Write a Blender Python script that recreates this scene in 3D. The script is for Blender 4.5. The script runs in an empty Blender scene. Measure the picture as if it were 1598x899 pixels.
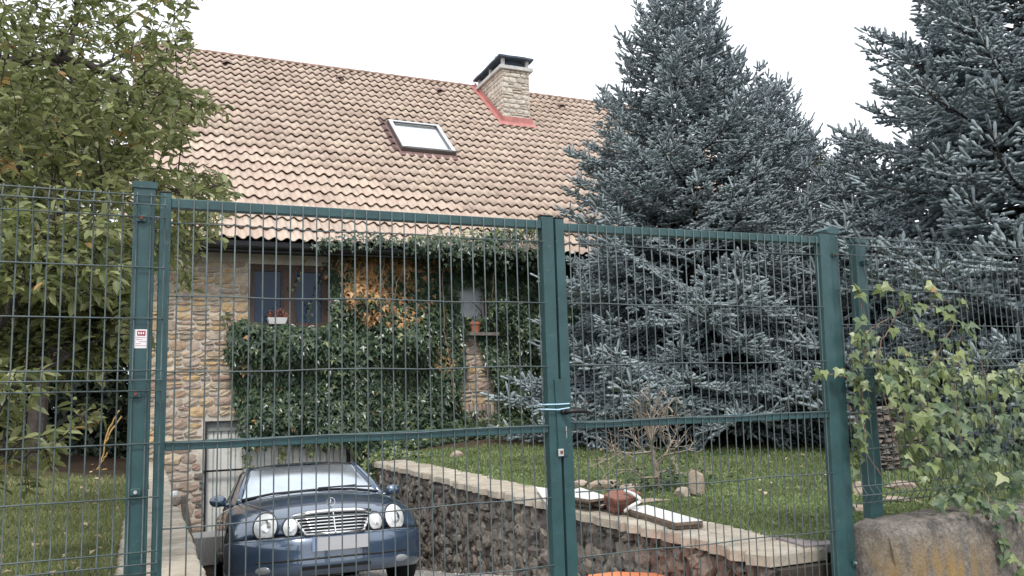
import bpy, bmesh, math, random
import numpy as np
from mathutils import Vector, Matrix, Quaternion
random.seed(7); RNG = np.random.default_rng(11)
PI = math.pi
scene = bpy.context.scene
C = scene.collection
EYE = 1.55
# ---------------------------------------------------------------- camera
F_PX = 1313.2
YAW, PITCH, ROLL = (math.radians(a) for a in (23.79, 7.3, -1.59))
_f0 = np.array([math.sin(YAW)*math.cos(PITCH), math.cos(YAW)*math.cos(PITCH), math.sin(PITCH)])
_r0 = np.array([math.cos(YAW), -math.sin(YAW), 0.0])
_u0 = np.cross(_r0, _f0)
CR = _r0*math.cos(ROLL) + _u0*math.sin(ROLL)
CU = -_r0*math.sin(ROLL) + _u0*math.cos(ROLL)
CF = _f0
cam_d = bpy.data.cameras.new('camera'); cam = bpy.data.objects.new('camera', cam_d); C.objects.link(cam)
cam_d.sensor_width = 36.0; cam_d.lens = 36.0*F_PX/1598.0
cam_d.clip_start = 0.05; cam_d.clip_end = 2000
cam.matrix_world = Matrix(((CR[0], CU[0], -CF[0], 0), (CR[1], CU[1], -CF[1], 0), (CR[2], CU[2], -CF[2], EYE), (0, 0, 0, 1)))
scene.camera = cam
# ---------------------------------------------------------------- light: bright overcast
SUN_EL, SUN_ROT = math.radians(52), math.radians(200)
w = bpy.data.worlds.new('World'); scene.world = w; w.use_nodes = True
nt = w.node_tree; nt.nodes.clear()
sky = nt.nodes.new('ShaderNodeTexSky'); sky.sky_type = 'NISHITA'; sky.sun_disc = False
sky.sun_elevation = SUN_EL; sky.sun_rotation = SUN_ROT
mix = nt.nodes.new('ShaderNodeMixRGB'); mix.inputs[0].default_value = 0.86
mix.inputs[2].default_value = (11.5, 11.9, 12.5, 1)
bg = nt.nodes.new('ShaderNodeBackground'); bg.inputs[1].default_value = 0.1
wo = nt.nodes.new('ShaderNodeOutputWorld')
nt.links.new(sky.outputs[0], mix.inputs[1]); nt.links.new(mix.outputs[0], bg.inputs[0]); nt.links.new(bg.outputs[0], wo.inputs[0])
sd = bpy.data.lights.new('sun', 'SUN'); sd.energy = 1.7; sd.angle = math.radians(10); sd.color = (1, .96, .9)
sun = bpy.data.objects.new('sun', sd); C.objects.link(sun)
# the sun stands behind the camera, a little to its left
sdir = Vector((-0.35*math.cos(SUN_EL), -0.94*math.cos(SUN_EL), math.sin(SUN_EL)))
sun.rotation_euler = sdir.to_track_quat('Z', 'Y').to_euler()
scene.view_settings.view_transform = 'Standard'; scene.view_settings.look = 'None'
scene.view_settings.exposure = 0.50; scene.view_settings.gamma = 1.0
scene.cycles.max_bounces = 6; scene.cycles.transparent_max_bounces = 6
# ---------------------------------------------------------------- pixel helpers (photograph pixels -> places)
def ray(x, y): return CF + CR*(x-799)/F_PX - CU*(y-449.5)/F_PX
def onY(x, y, Y): d = ray(x, y); return d*Y/d[1] + np.array([0, 0, EYE])
def onZ(x, y, Z): d = ray(x, y); return d*(Z-EYE)/d[2] + np.array([0, 0, EYE])
def onX(x, y, X): d = ray(x, y); return d*X/d[0] + np.array([0, 0, EYE])
def pr(P):
    P = np.asarray(P, float) - np.array([0, 0, EYE]); d = P@CF
    return np.stack([799+F_PX*(P@CR)/d, 449.5-F_PX*(P@CU)/d], -1)
# ---------------------------------------------------------------- mesh helpers
class MB:
    def __init__(s): s.v = []; s.f = []; s.m = []
    def add(s, vs, fs, m=0):
        b = len(s.v); s.v += [tuple(p) for p in vs]; s.f += [tuple(b+i for i in f) for f in fs]; s.m += [m]*len(fs)
    def box(s, x0, x1, y0, y1, z0, z1, m=0):
        s.add([(x, y, z) for z in (z0, z1) for y in (y0, y1) for x in (x0, x1)],
              [(0, 2, 3, 1), (4, 5, 7, 6), (0, 1, 5, 4), (2, 6, 7, 3), (0, 4, 6, 2), (1, 3, 7, 5)], m)
    def hexa(s, p, m=0):    # 8 corners in box order
        s.add(p, [(0, 2, 3, 1), (4, 5, 7, 6), (0, 1, 5, 4), (2, 6, 7, 3), (0, 4, 6, 2), (1, 3, 7, 5)], m)
    def tube(s, pts, r, n=6, m=0, cap=True):
        pts = [Vector(p) for p in pts]; k = len(pts)
        rs = r if isinstance(r, (list, tuple)) else [r]*k
        vs = []; up = None
        for i, p in enumerate(pts):
            d = (pts[min(i+1, k-1)]-pts[max(i-1, 0)])
            d = d.normalized() if d.length > 1e-9 else Vector((0, 0, 1))
            if up is None: up = Vector((0, 0, 1)) if abs(d.z) < .9 else Vector((1, 0, 0))
            a = d.cross(up)
            if a.length < 1e-6: a = d.orthogonal()
            a.normalize(); b = d.cross(a); up = -b if False else up
            for j in range(n):
                t = 2*PI*j/n; vs.append(p + (a*math.cos(t)+b*math.sin(t))*rs[i])
        fs = [(i*n+j, i*n+(j+1) % n, (i+1)*n+(j+1) % n, (i+1)*n+j) for i in range(k-1) for j in range(n)]
        if cap: fs += [tuple(range(n-1, -1, -1)), tuple((k-1)*n+j for j in range(n))]
        s.add(vs, fs, m)
    def disc(s, c, nrm, rx, rz, n=20, dome=0.0, rings=4, m=0):
        c = Vector(c); nrm = Vector(nrm).normalized(); a = Vector((0, 0, 1)).cross(nrm).normalized(); b = nrm.cross(a)
        vs = [c + nrm*dome]
        for i in range(1, rings+1):
            t = i/rings
            for j in range(n):
                q = 2*PI*j/n
                vs.append(c + a*rx*t*math.cos(q) + b*rz*t*math.sin(q) + nrm*dome*(1-t*t))
        fs = [(0, 1+j, 1+(j+1) % n) for j in range(n)]
        for i in range(rings-1):
            for j in range(n):
                fs.append((1+i*n+j, 1+(i+1)*n+j, 1+(i+1)*n+(j+1) % n, 1+i*n+(j+1) % n))
        s.add(vs, fs, m)
def obj(name, mb, mats, parent=None, smooth=False, base=None):
    me = bpy.data.meshes.new(name)
    me.from_pydata([tuple(float(c) for c in p) for p in mb.v], [], mb.f)
    mats = mats if isinstance(mats, (list, tuple)) else [mats]
    for m in mats: me.materials.append(m)
    if len(mats) > 1: me.polygons.foreach_set('material_index', mb.m)
    if smooth: me.polygons.foreach_set('use_smooth', [True]*len(me.polygons))
    me.update()
    return put(name, me, parent)
def put(name, me, parent=None, mw=None):
    o = bpy.data.objects.new(name, me); C.objects.link(o)
    if mw is not None: o.matrix_basis = mw
    if parent is not None:
        o.parent = parent
        if not parent.get('local'): o.matrix_parent_inverse = winv(parent)
    return o
def winv(p):
    m = p.matrix_basis.copy()
    q = p
    while q.parent is not None:
        m = q.parent.matrix_basis @ q.matrix_parent_inverse @ m if False else m
        q = q.parent
    if p.parent is not None:      # parts are all identity in world space
        return Matrix.Identity(4)
    return m.inverted()
def fast(name, V, F, mats, parent=None, kind=None, smooth=False, mi=None):
    V = np.ascontiguousarray(V, np.float32); F = np.ascontiguousarray(F, np.int32)
    me = bpy.data.meshes.new(name); n, k = F.shape
    me.vertices.add(len(V)); me.vertices.foreach_set('co', V.ravel())
    me.loops.add(n*k); me.loops.foreach_set('vertex_index', F.ravel())
    me.polygons.add(n); me.polygons.foreach_set('loop_start', np.arange(0, n*k, k, dtype=np.int32))
    for m in (mats if isinstance(mats, (list, tuple)) else [mats]): me.materials.append(m)
    if mi is not None: me.polygons.foreach_set('material_index', np.asarray(mi, np.int32))
    if smooth: me.polygons.foreach_set('use_smooth', np.ones(n, bool))
    me.update(calc_edges=True); me.validate()
    o = put(name, me, parent)
    if kind: o['kind'] = kind
    return o
def fmesh(name, V, F, mat_, smooth=False):
    me = bpy.data.meshes.new(name); me.from_pydata([tuple(map(float, p)) for p in V], [], [tuple(map(int, f)) for f in F])
    me.materials.append(mat_)
    if smooth: me.polygons.foreach_set('use_smooth', [True]*len(me.polygons))
    me.update(); return me
def tag(o, label=None, cat=None, group=None, kind=None):
    if label: o['label'] = label
    if cat: o['category'] = cat
    if group: o['group'] = group
    if kind: o['kind'] = kind
    return o
def thing(name, label, cat, loc=(0, 0, 0), group=None, local=False, rot=None):
    o = bpy.data.objects.new(name, None); C.objects.link(o); o.empty_display_size = .1
    o.location = loc
    if rot: o.rotation_euler = rot
    o.matrix_basis = Matrix.LocRotScale(Vector(loc), (rot and __import__('mathutils').Euler(rot)) or None, None)
    if local: o['local'] = 1
    return tag(o, label, cat, group)
def replicate(TV, TF, M3, T):
    """TV (k,3), TF (m,3|4) copied at n frames; M3 (n,3,3) columns = axes (scaled), T (n,3)."""
    n = len(T); k = len(TV)
    V = np.einsum('nij,kj->nki', M3, TV) + T[:, None, :]
    F = TF[None] + (np.arange(n)*k)[:, None, None]
    return V.reshape(-1, 3), F.reshape(-1, TF.shape[1])
def norm(a): return a/np.maximum(np.linalg.norm(a, axis=-1, keepdims=True), 1e-9)
def frames(nrm, head, size):
    nrm = norm(nrm); head = norm(head - nrm*np.sum(head*nrm, -1, keepdims=True)); side = np.cross(nrm, head)
    return np.stack([head, side, nrm], -1)*np.asarray(size)[:, None, None]
def inpoly(px, py, poly):
    r = np.zeros(len(px), bool); n = len(poly)
    for i in range(n):
        x0, y0 = poly[i]; x1, y1 = poly[(i+1) % n]
        if y0 == y1: continue
        c = ((y0 > py) != (y1 > py)) & (px < (x1-x0)*(py-y0)/(y1-y0)+x0); r ^= c
    return r
def sample_poly(poly, n):
    P = np.array(poly, float); lo, hi = P.min(0), P.max(0); out = []
    while sum(map(len, out)) < n:
        q = RNG.uniform(lo, hi, (n*2, 2)); out.append(q[inpoly(q[:, 0], q[:, 1], poly)])
    return np.concatenate(out)[:n]
# ---------------------------------------------------------------- materials
def nd(nt, t, **k):
    n = nt.nodes.new(t)
    for a, b in k.items():
        if hasattr(n, a): setattr(n, a, b)
    return n
def ramp(nt, fac, cols):
    r = nt.nodes.new('ShaderNodeValToRGB'); e = r.color_ramp.elements
    while len(e) < len(cols): e.new(.5)
    for i, c in enumerate(cols):
        p, c = c if isinstance(c[1], (tuple, list)) else (i/max(len(cols)-1, 1), c)
        e[i].position = p; e[i].color = (*c, 1)
    nt.links.new(fac, r.inputs[0]); return r.outputs[0]
def rnd(nt):
    g = nt.nodes.new('ShaderNodeNewGeometry'); oi = nt.nodes.new('ShaderNodeObjectInfo')
    a = nd(nt, 'ShaderNodeMath', operation='ADD'); nt.links.new(g.outputs['Random Per Island'], a.inputs[0]); nt.links.new(oi.outputs['Random'], a.inputs[1])
    b = nd(nt, 'ShaderNodeMath', operation='FRACT'); nt.links.new(a.outputs[0], b.inputs[0]); return b.outputs[0]
def noise(nt, scale, detail=6, rough=.6, vec=None, dim=None):
    n = nt.nodes.new('ShaderNodeTexNoise'); n.inputs['Scale'].default_value = scale; n.inputs['Detail'].default_value = detail; n.inputs['Roughness'].default_value = rough
    if vec is None:
        g = nt.nodes.new('ShaderNodeNewGeometry'); vec = g.outputs['Position']
    nt.links.new(vec, n.inputs['Vector']); return n.outputs['Fac']
def mult(nt, col, fac, lo, hi):
    mr = nt.nodes.new('ShaderNodeMapRange'); mr.inputs['From Min'].default_value = .3; mr.inputs['From Max'].default_value = .7
    mr.inputs['To Min'].default_value = lo; mr.inputs['To Max'].default_value = hi
    nt.links.new(fac, mr.inputs['Value'])
    vm = nd(nt, 'ShaderNodeVectorMath', operation='SCALE'); nt.links.new(col, vm.inputs[0]); nt.links.new(mr.outputs[0], vm.inputs['Scale']); return vm.outputs[0]
def mixc(nt, fac, a, b):
    m = nt.nodes.new('ShaderNodeMixRGB')
    if isinstance(fac, float): m.inputs[0].default_value = fac
    else: nt.links.new(fac, m.inputs[0])
    for i, q in ((1, a), (2, b)):
        if isinstance(q, tuple): m.inputs[i].default_value = (*q, 1)
        else: nt.links.new(q, m.inputs[i])
    return m.outputs[0]
MATS = {}
def mat(name, cols, rough=.8, bump=0., bscale=40, var=(.8, 1.2), vscale=6, metallic=0., spec=.5, by='island', coat=0., trans=0., stain=None, bdist=.02):
    m = bpy.data.materials.new(name); m.use_nodes = True; nt = m.node_tree; p = nt.nodes['Principled BSDF']
    if len(cols) == 1:
        c = nt.nodes.new('ShaderNodeRGB'); c.outputs[0].default_value = (*cols[0], 1); col = c.outputs[0]
    else:
        col = ramp(nt, rnd(nt) if by == 'island' else noise(nt, by), cols)
    if var: col = mult(nt, col, noise(nt, vscale), *var)
    if stain:     # (scale, threshold lo, hi, colour)
        mr = nt.nodes.new('ShaderNodeMapRange'); mr.inputs['From Min'].default_value = stain[1]; mr.inputs['From Max'].default_value = stain[2]
        nt.links.new(noise(nt, stain[0], 8, .65), mr.inputs['Value']); col = mixc(nt, mr.outputs[0], col, stain[3])
    nt.links.new(col, p.inputs['Base Color'])
    p.inputs['Roughness'].default_value = rough; p.inputs['Metallic'].default_value = metallic
    p.inputs['Specular IOR Level'].default_value = spec; p.inputs['Coat Weight'].default_value = coat; p.inputs['Coat Roughness'].default_value = .05; p.inputs['Coat IOR'].default_value = 1.9 if coat >= 1 else 1.5
    if bump:
        b = nt.nodes.new('ShaderNodeBump'); b.inputs['Strength'].default_value = bump; b.inputs['Distance'].default_value = bdist
        nt.links.new(noise(nt, bscale, 8, .65), b.inputs['Height']); nt.links.new(b.outputs[0], p.inputs['Normal'])
    if trans:
        out = nt.nodes['Material Output']; t = nt.nodes.new('ShaderNodeBsdfTranslucent'); ms = nt.nodes.new('ShaderNodeMixShader')
        ms.inputs[0].default_value = trans; nt.links.new(col, t.inputs[0]); nt.links.new(p.outputs[0], ms.inputs[1]); nt.links.new(t.outputs[0], ms.inputs[2]); nt.links.new(ms.outputs[0], out.inputs[0])
    MATS[name] = m; return m
M = {}
M['green'] = mat('green_coated_steel', [(.026, .073, .077)], rough=.42, bump=.05, bscale=60, var=(.8, 1.25), vscale=9, stain=(34, .62, .72, (.1, .135, .13)))
M['green_wire'] = mat('green_coated_wire', [(.085, .11, .112)], rough=.5, var=(.7, 1.3), vscale=20)
M['galv'] = mat('galvanised_steel', [(.55, .55, .53)], rough=.4, metallic=.5)
M['rust'] = mat('rusty_bolt', [(.16, .05, .035)], rough=.8)
M['black'] = mat('black_plastic', [(.012, .012, .013)], rough=.5, var=(.7, 1.3))
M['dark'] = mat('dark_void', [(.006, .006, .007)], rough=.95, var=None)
M['cord'] = mat('pale_blue_cord', [(.5, .72, .85)], rough=.5, var=(.85, 1.1), vscale=40)
M['tile'] = mat('clay_tile', [(.45, .34, .28), (.49, .385, .315), (.51, .41, .335), (.465, .36, .295), (.53, .43, .34)], rough=.85, bump=.25, bscale=60, var=(.82, 1.14), vscale=2.2, stain=(9, .6, .85, (.26, .2, .155)))
M['tile_dark'] = mat('weathered_tile', [(.12, .08, .075), (.17, .11, .1)], rough=.9, bump=.3, bscale=50)
M['ridge'] = mat('ridge_tile', [(.2, .13, .1), (.28, .18, .14)], rough=.9, bump=.3)
M['stone_tan'] = mat('tan_stone', [(.42, .3, .18), (.54, .44, .32), (.34, .28, .22), (.56, .38, .19), (.46, .38, .3), (.38, .27, .18), (.58, .48, .35), (.4, .32, .28)], rough=.9, bump=.45, bscale=45, var=(.72, 1.2), vscale=14)
M['stone_red'] = mat('reddish_stone', [(.34, .23, .18), (.4, .31, .25), (.45, .37, .3), (.32, .23, .19)], rough=.9, bump=.45, bscale=45, var=(.72, 1.2), vscale=14)
M['mortar'] = mat('pale_mortar', [(.56, .51, .44)], rough=.95, bump=.8, bscale=30, var=(.75, 1.15))
M['stone_grey'] = mat('grey_brown_rubble', [(.13, .115, .1), (.2, .175, .155), (.25, .215, .18), (.15, .13, .12), (.2, .165, .14), (.32, .28, .23)], rough=.95, bump=1., bscale=26, var=(.55, 1.3), vscale=11, bdist=.03)
M['mortar_dark'] = mat('dirt_joint', [(.07, .055, .042)], rough=1., bump=1., bscale=25, var=(.6, 1.3))
M['cap'] = mat('beige_flagstone', [(.39, .34, .27), (.48, .42, .34), (.42, .37, .3), (.52, .47, .39)], rough=.9, bump=.8, bscale=18, var=(.72, 1.15), vscale=7, stain=(13, .58, .72, (.25, .2, .14)))
M['granite'] = mat('grey_granite', [(.5, .48, .45)], rough=.85, bump=.5, bscale=60, var=(.6, 1.3), vscale=70)
M['granite_dark'] = mat('brown_grey_stone', [(.2, .17, .145)], rough=.9, bump=.8, bscale=20, var=(.6, 1.3), vscale=12)
M['concrete'] = None
M['wood'] = mat('brown_window_wood', [(.075, .042, .03)], rough=.6, bump=.2, bscale=50, var=(.7, 1.3), vscale=20)
M['garage'] = mat('light_grey_steel_door', [(.6, .6, .57)], rough=.6, bump=.05, var=(.85, 1.08), vscale=3, stain=(4, .55, .8, (.27, .25, .22)))
M['lintel'] = mat('grey_steel_lintel', [(.2, .21, .2)], rough=.6)
M['glass'] = mat('dark_blue_window_glass', [(.024, .046, .085)], rough=.05, spec=.22, var=None)
M['sky_reflection_pane'] = mat('window_glass_painted_sky_reflection', [(.86, .89, .93)], rough=.12, spec=.8, metallic=.35, var=(.75, 1.1), vscale=3)  # pale base colour paints in the bright sky reflected by this pane
M['sky_glass'] = mat('skylight_glass', [(.75, .78, .82)], rough=.08, metallic=.85, var=None)
M['alu'] = mat('brown_aluminium', [(.13, .12, .12)], rough=.4, metallic=.4, var=(.85, 1.15))
M['alu_light'] = mat('bare_aluminium', [(.62, .63, .63)], rough=.35, metallic=.6, var=None)
M['flash'] = mat('red_painted_flashing', [(.42, .17, .15)], rough=.7, bump=.2, var=(.8, 1.2))
M['slate'] = mat('dark_slate', [(.06, .08, .11)], rough=.7, bump=.5, bscale=30)
M['crown'] = mat('pale_cement', [(.5, .5, .48)], rough=.9, bump=.3)
M['terracotta'] = mat('terracotta', [(.42, .15, .08)], rough=.8, bump=.1)
M['white_p'] = mat('white_plastic', [(.75, .75, .73)], rough=.5, var=(.9, 1.05))
M['marble'] = mat('white_marble_board', [(.8, .8, .78)], rough=.35, var=(.92, 1.04), stain=(6, .6, .8, (.6, .6, .6)))
M['ply'] = mat('board_edge_wood', [(.2, .15, .115)], rough=.8, var=(.6, 1.3), vscale=30)
M['rwood'] = mat('reddish_wood', [(.19, .075, .05), (.26, .11, .075), (.15, .06, .04)], rough=.65, bump=.2, var=(.7, 1.25), vscale=20)
M['orange'] = mat('orange_painted_board', [(.75, .25, .11)], rough=.7, var=(.85, 1.1), vscale=4)
M['bark'] = mat('dark_bark', [(.055, .045, .038)], rough=.95, bump=1., bscale=30, var=(.6, 1.4), vscale=14)
M['twig'] = mat('dry_grey_twig', [(.3, .25, .2)], rough=.9, var=(.6, 1.3), vscale=20)
M['vine'] = mat('ivy_stem', [(.2, .13, .09)], rough=.9)
M['needle'] = mat('blue_spruce_needles', [(.25, .305, .325), (.31, .37, .39), (.38, .44, .455), (.275, .335, .355)], rough=.6, var=(.75, 1.2), vscale=1.6, trans=.12)
M['needle_tip'] = M['needle']
M['apple'] = mat('green_tree_leaf', [(.11, .14, .05), (.21, .24, .09), (.31, .34, .14), (.15, .18, .07), (.4, .42, .2), (.24, .24, .12)], rough=.36, var=(.8, 1.2), vscale=3, trans=.38)
M['apple_dry'] = mat('yellowing_leaf', [(.5, .34, .1), (.4, .24, .1), (.3, .2, .08)], rough=.6, trans=.3)
M['ivy'] = mat('dark_ivy_leaf', [(.028, .05, .03), (.05, .08, .048), (.08, .12, .066), (.036, .062, .038), (.13, .17, .095)], rough=.28, var=(.8, 1.2), vscale=2, trans=.12)
M['ivy_dead'] = mat('dead_brown_ivy_leaf', [(.42, .21, .085), (.56, .35, .15), (.3, .15, .07), (.66, .46, .24)], rough=.7, trans=.2)
M['ivy_light'] = mat('pale_green_ivy_leaf', [(.1, .14, .05), (.18, .23, .08), (.27, .32, .12), (.13, .18, .065), (.4, .43, .22)], rough=.35, var=(.85, 1.15), vscale=12, trans=.3)
M['litter'] = mat('dry_tan_litter', [(.42, .3, .17), (.5, .4, .28), (.3, .2, .12)], rough=.8, trans=.2)
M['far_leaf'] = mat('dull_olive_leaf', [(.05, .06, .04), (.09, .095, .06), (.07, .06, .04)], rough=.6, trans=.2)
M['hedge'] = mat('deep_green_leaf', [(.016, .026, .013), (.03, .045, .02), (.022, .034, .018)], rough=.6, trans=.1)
M['rock'] = mat('tan_rock', [(.4, .32, .24), (.34, .28, .22), (.45, .38, .3)], rough=.95, bump=.8, bscale=20, var=(.6, 1.25), vscale=9)
M['purple'] = mat('purplish_slab', [(.27, .235, .235)], rough=.9, bump=.5, bscale=60, var=(.75, 1.2), vscale=40)
M['paint'] = mat('blue_car_paint', [(.045, .085, .15)], rough=.3, metallic=.35, spec=.8, coat=1.0, var=(.85, 1.15), vscale=3)
M['chrome'] = mat('chrome', [(.8, .8, .8)], rough=.15, metallic=1., var=None)
M['lamp_glass'] = mat('headlight_glass', [(.85, .86, .85)], rough=.12, spec=.8, coat=.6, var=(.6, 1.1), vscale=14)
M['fog'] = mat('fog_lamp_glass', [(.25, .26, .27)], rough=.2, var=None)
M['wind'] = mat('car_window_glass', [(.56, .62, .67)], rough=.14, metallic=.8, spec=1., var=(.8, 1.15), vscale=2)
M['tyre'] = mat('tyre_rubber', [(.014, .014, .015)], rough=.85, bump=.2)
M['plate_blue'] = mat('plate_blue', [(.2, .27, .42)], rough=.5, var=None)
M['plate'] = mat('plate_white', [(.4, .4, .42)], rough=.5, var=None)
M['sticker'] = mat('white_sticker', [(.82, .8, .8)], rough=.5, var=None)
M['sticker_red'] = mat('dark_red_print', [(.32, .03, .06)], rough=.5, var=None)
M['print'] = mat('pale_red_print', [(.6, .35, .38)], rough=.5, var=None)
def sumxy(nt, sp, kx):
    a = nd(nt, 'ShaderNodeMath', operation='MULTIPLY_ADD'); nt.links.new(sp.outputs['X'], a.inputs[0]); a.inputs[1].default_value = kx; nt.links.new(sp.outputs['Y'], a.inputs[2]); return a.outputs[0]
def grass_ground(name, cols, dirt, y0, y1, kx=0.):
    m = bpy.data.materials.new(name); m.use_nodes = True; nt = m.node_tree; p = nt.nodes['Principled BSDF']
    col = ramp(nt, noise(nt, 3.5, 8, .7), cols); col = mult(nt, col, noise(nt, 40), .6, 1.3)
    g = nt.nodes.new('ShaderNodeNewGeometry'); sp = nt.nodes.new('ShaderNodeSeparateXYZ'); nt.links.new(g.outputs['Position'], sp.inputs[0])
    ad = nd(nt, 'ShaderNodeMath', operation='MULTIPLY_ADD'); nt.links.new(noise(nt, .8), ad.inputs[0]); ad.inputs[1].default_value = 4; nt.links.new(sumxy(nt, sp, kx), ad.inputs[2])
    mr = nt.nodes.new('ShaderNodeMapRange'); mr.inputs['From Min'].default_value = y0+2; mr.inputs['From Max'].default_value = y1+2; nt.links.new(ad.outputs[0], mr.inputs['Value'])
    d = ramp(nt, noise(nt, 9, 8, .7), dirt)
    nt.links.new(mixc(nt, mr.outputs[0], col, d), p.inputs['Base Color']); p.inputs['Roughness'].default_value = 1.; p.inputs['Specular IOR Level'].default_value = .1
    b = nt.nodes.new('ShaderNodeBump'); b.inputs['Strength'].default_value = 1.; b.inputs['Distance'].default_value = .03
    nt.links.new(noise(nt, 30, 8, .7), b.inputs['Height']); nt.links.new(b.outputs[0], p.inputs['Normal']); return m
M['lawn_l'] = grass_ground('dry_lawn', [(.11, .13, .05), (.19, .19, .09), (.14, .17, .065)], [(.03, .022, .016), (.06, .042, .03)], 11.2, 13.5)  # bare earth at the far end, its brown darkened to hold the tree shade
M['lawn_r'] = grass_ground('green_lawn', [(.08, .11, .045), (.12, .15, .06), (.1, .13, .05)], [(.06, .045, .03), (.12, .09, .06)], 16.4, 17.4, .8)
M['blade_l'] = mat('dry_grass_blade', [(.11, .16, .05), (.22, .24, .1), (.16, .2, .07), (.34, .3, .17)], rough=.7, trans=.3, var=(.7, 1.3), vscale=1.5)
M['blade_r'] = mat('green_grass_blade', [(.1, .15, .05), (.17, .23, .08), (.26, .31, .14), (.13, .17, .065)], rough=.6, trans=.3, var=(.7, 1.3), vscale=1.2)
M['drive'] = mat('worn_gravel_concrete', [(.3, .29, .27), (.4, .38, .36), (.34, .33, .31)], by=9, rough=.95, bump=1., bscale=55, var=(.65, 1.2), vscale=30)
M['pebble'] = mat('gravel_pebble', [(.3, .29, .27), (.45, .43, .4), (.22, .21, .2)], rough=.9)
M['asphalt'] = mat('asphalt', [(.05, .05, .052)], rough=.95, bump=.6, bscale=60)
M['earth'] = mat('earth', [(.08, .07, .045), (.07, .09, .04)], by=.2, rough=1.)
def concrete_mat():
    m = bpy.data.materials.new('mossy_concrete'); m.use_nodes = True; nt = m.node_tree; p = nt.nodes['Principled BSDF']
    g = nt.nodes.new('ShaderNodeNewGeometry'); sp = nt.nodes.new('ShaderNodeSeparateXYZ'); nt.links.new(g.outputs['Position'], sp.inputs[0])
    col = ramp(nt, noise(nt, 7, 10, .7), [(.11, .1, .09), (.23, .205, .18), (.36, .325, .285)])
    col = mult(nt, col, noise(nt, 60, 8, .75), .35, 1.6); col = mult(nt, col, noise(nt, 16, 6, .7), .6, 1.35)
    mp = nt.nodes.new('ShaderNodeMapping'); mp.inputs['Scale'].default_value = (5.5, 1, .7); nt.links.new(g.outputs['Position'], mp.inputs[0])
    s = noise(nt, 1.0, 5, .6, mp.outputs[0])
    mr = nt.nodes.new('ShaderNodeMapRange'); mr.inputs['From Min'].default_value = .47; mr.inputs['From Max'].default_value = .6; nt.links.new(s, mr.inputs['Value'])
    mz = nt.nodes.new('ShaderNodeMapRange'); mz.inputs['From Min'].default_value = .78; mz.inputs['From Max'].default_value = .6; nt.links.new(sp.outputs['Z'], mz.inputs['Value'])
    mx = nt.nodes.new('ShaderNodeMapRange'); mx.inputs['From Min'].default_value = 4.6; mx.inputs['From Max'].default_value = 4.1; nt.links.new(sp.outputs['X'], mx.inputs['Value'])
    a = nd(nt, 'ShaderNodeMath', operation='MULTIPLY'); nt.links.new(mr.outputs[0], a.inputs[0]); nt.links.new(mz.outputs[0], a.inputs[1])
    b_ = nd(nt, 'ShaderNodeMath', operation='MULTIPLY'); nt.links.new(a.outputs[0], b_.inputs[0]); nt.links.new(mx.outputs[0], b_.inputs[1])
    och = ramp(nt, noise(nt, 14, 6), [(.32, .2, .075), (.46, .31, .12)])
    nt.links.new(mixc(nt, b_.outputs[0], col, och), p.inputs['Base Color']); p.inputs['Roughness'].default_value = .95
    b = nt.nodes.new('ShaderNodeBump'); b.inputs['Strength'].default_value = .9; b.inputs['Distance'].default_value = .02
    nt.links.new(noise(nt, 55, 10, .8), b.inputs['Height']); nt.links.new(b.outputs[0], p.inputs['Normal']); return m
M['concrete'] = concrete_mat()

# ================================================================ GROUND
def drive_z(y):
    return float(np.interp(y, [-5, 3, 4.6, 6.3, 12.2, 13.6, 15.2], [0, 0.0, .09, .07, -.84, -.98, -1.0]))
LZ = .64
def lawn_z(x, y):
    r = LZ + .012*np.sin(x*1.3)*np.cos(y*.9) + np.clip((y-9)*.035, 0, .3)*np.clip((np.abs(x)-3.6*(x > 0))/1.6, 0, 1)
    return r
def sheet(name, x0, x1, y0, y1, nx, ny, zf, m):
    xs = np.linspace(x0, x1, nx); ys = np.linspace(y0, y1, ny); X, Y = np.meshgrid(xs, ys)
    Z = np.vectorize(zf)(X, Y); V = np.stack([X, Y, Z], -1).reshape(-1, 3)
    i = (np.arange(ny-1)[:, None]*nx+np.arange(nx-1)[None]).ravel()
    F = np.stack([i, i+1, i+nx+1, i+nx], -1)
    return fast(name, V, F, m, kind='structure', smooth=True)
sheet('ground', -600, 600, -600, 600, 2, 2, lambda x, y: -1.6, M['earth'])
sheet('road', -60, 60, -40, 3.2, 2, 2, lambda x, y: -.02, M['asphalt'])
sheet('driveway', .3, 3.32, 3.2, 15.3, 22, 90, lambda x, y: drive_z(y)+.008*math.sin(x*5+y*3), M['drive'])
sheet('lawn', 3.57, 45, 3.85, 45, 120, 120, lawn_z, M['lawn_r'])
sheet('lawn', -45, .05, 3.85, 45, 120, 120, lawn_z, M['lawn_l'])
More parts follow.
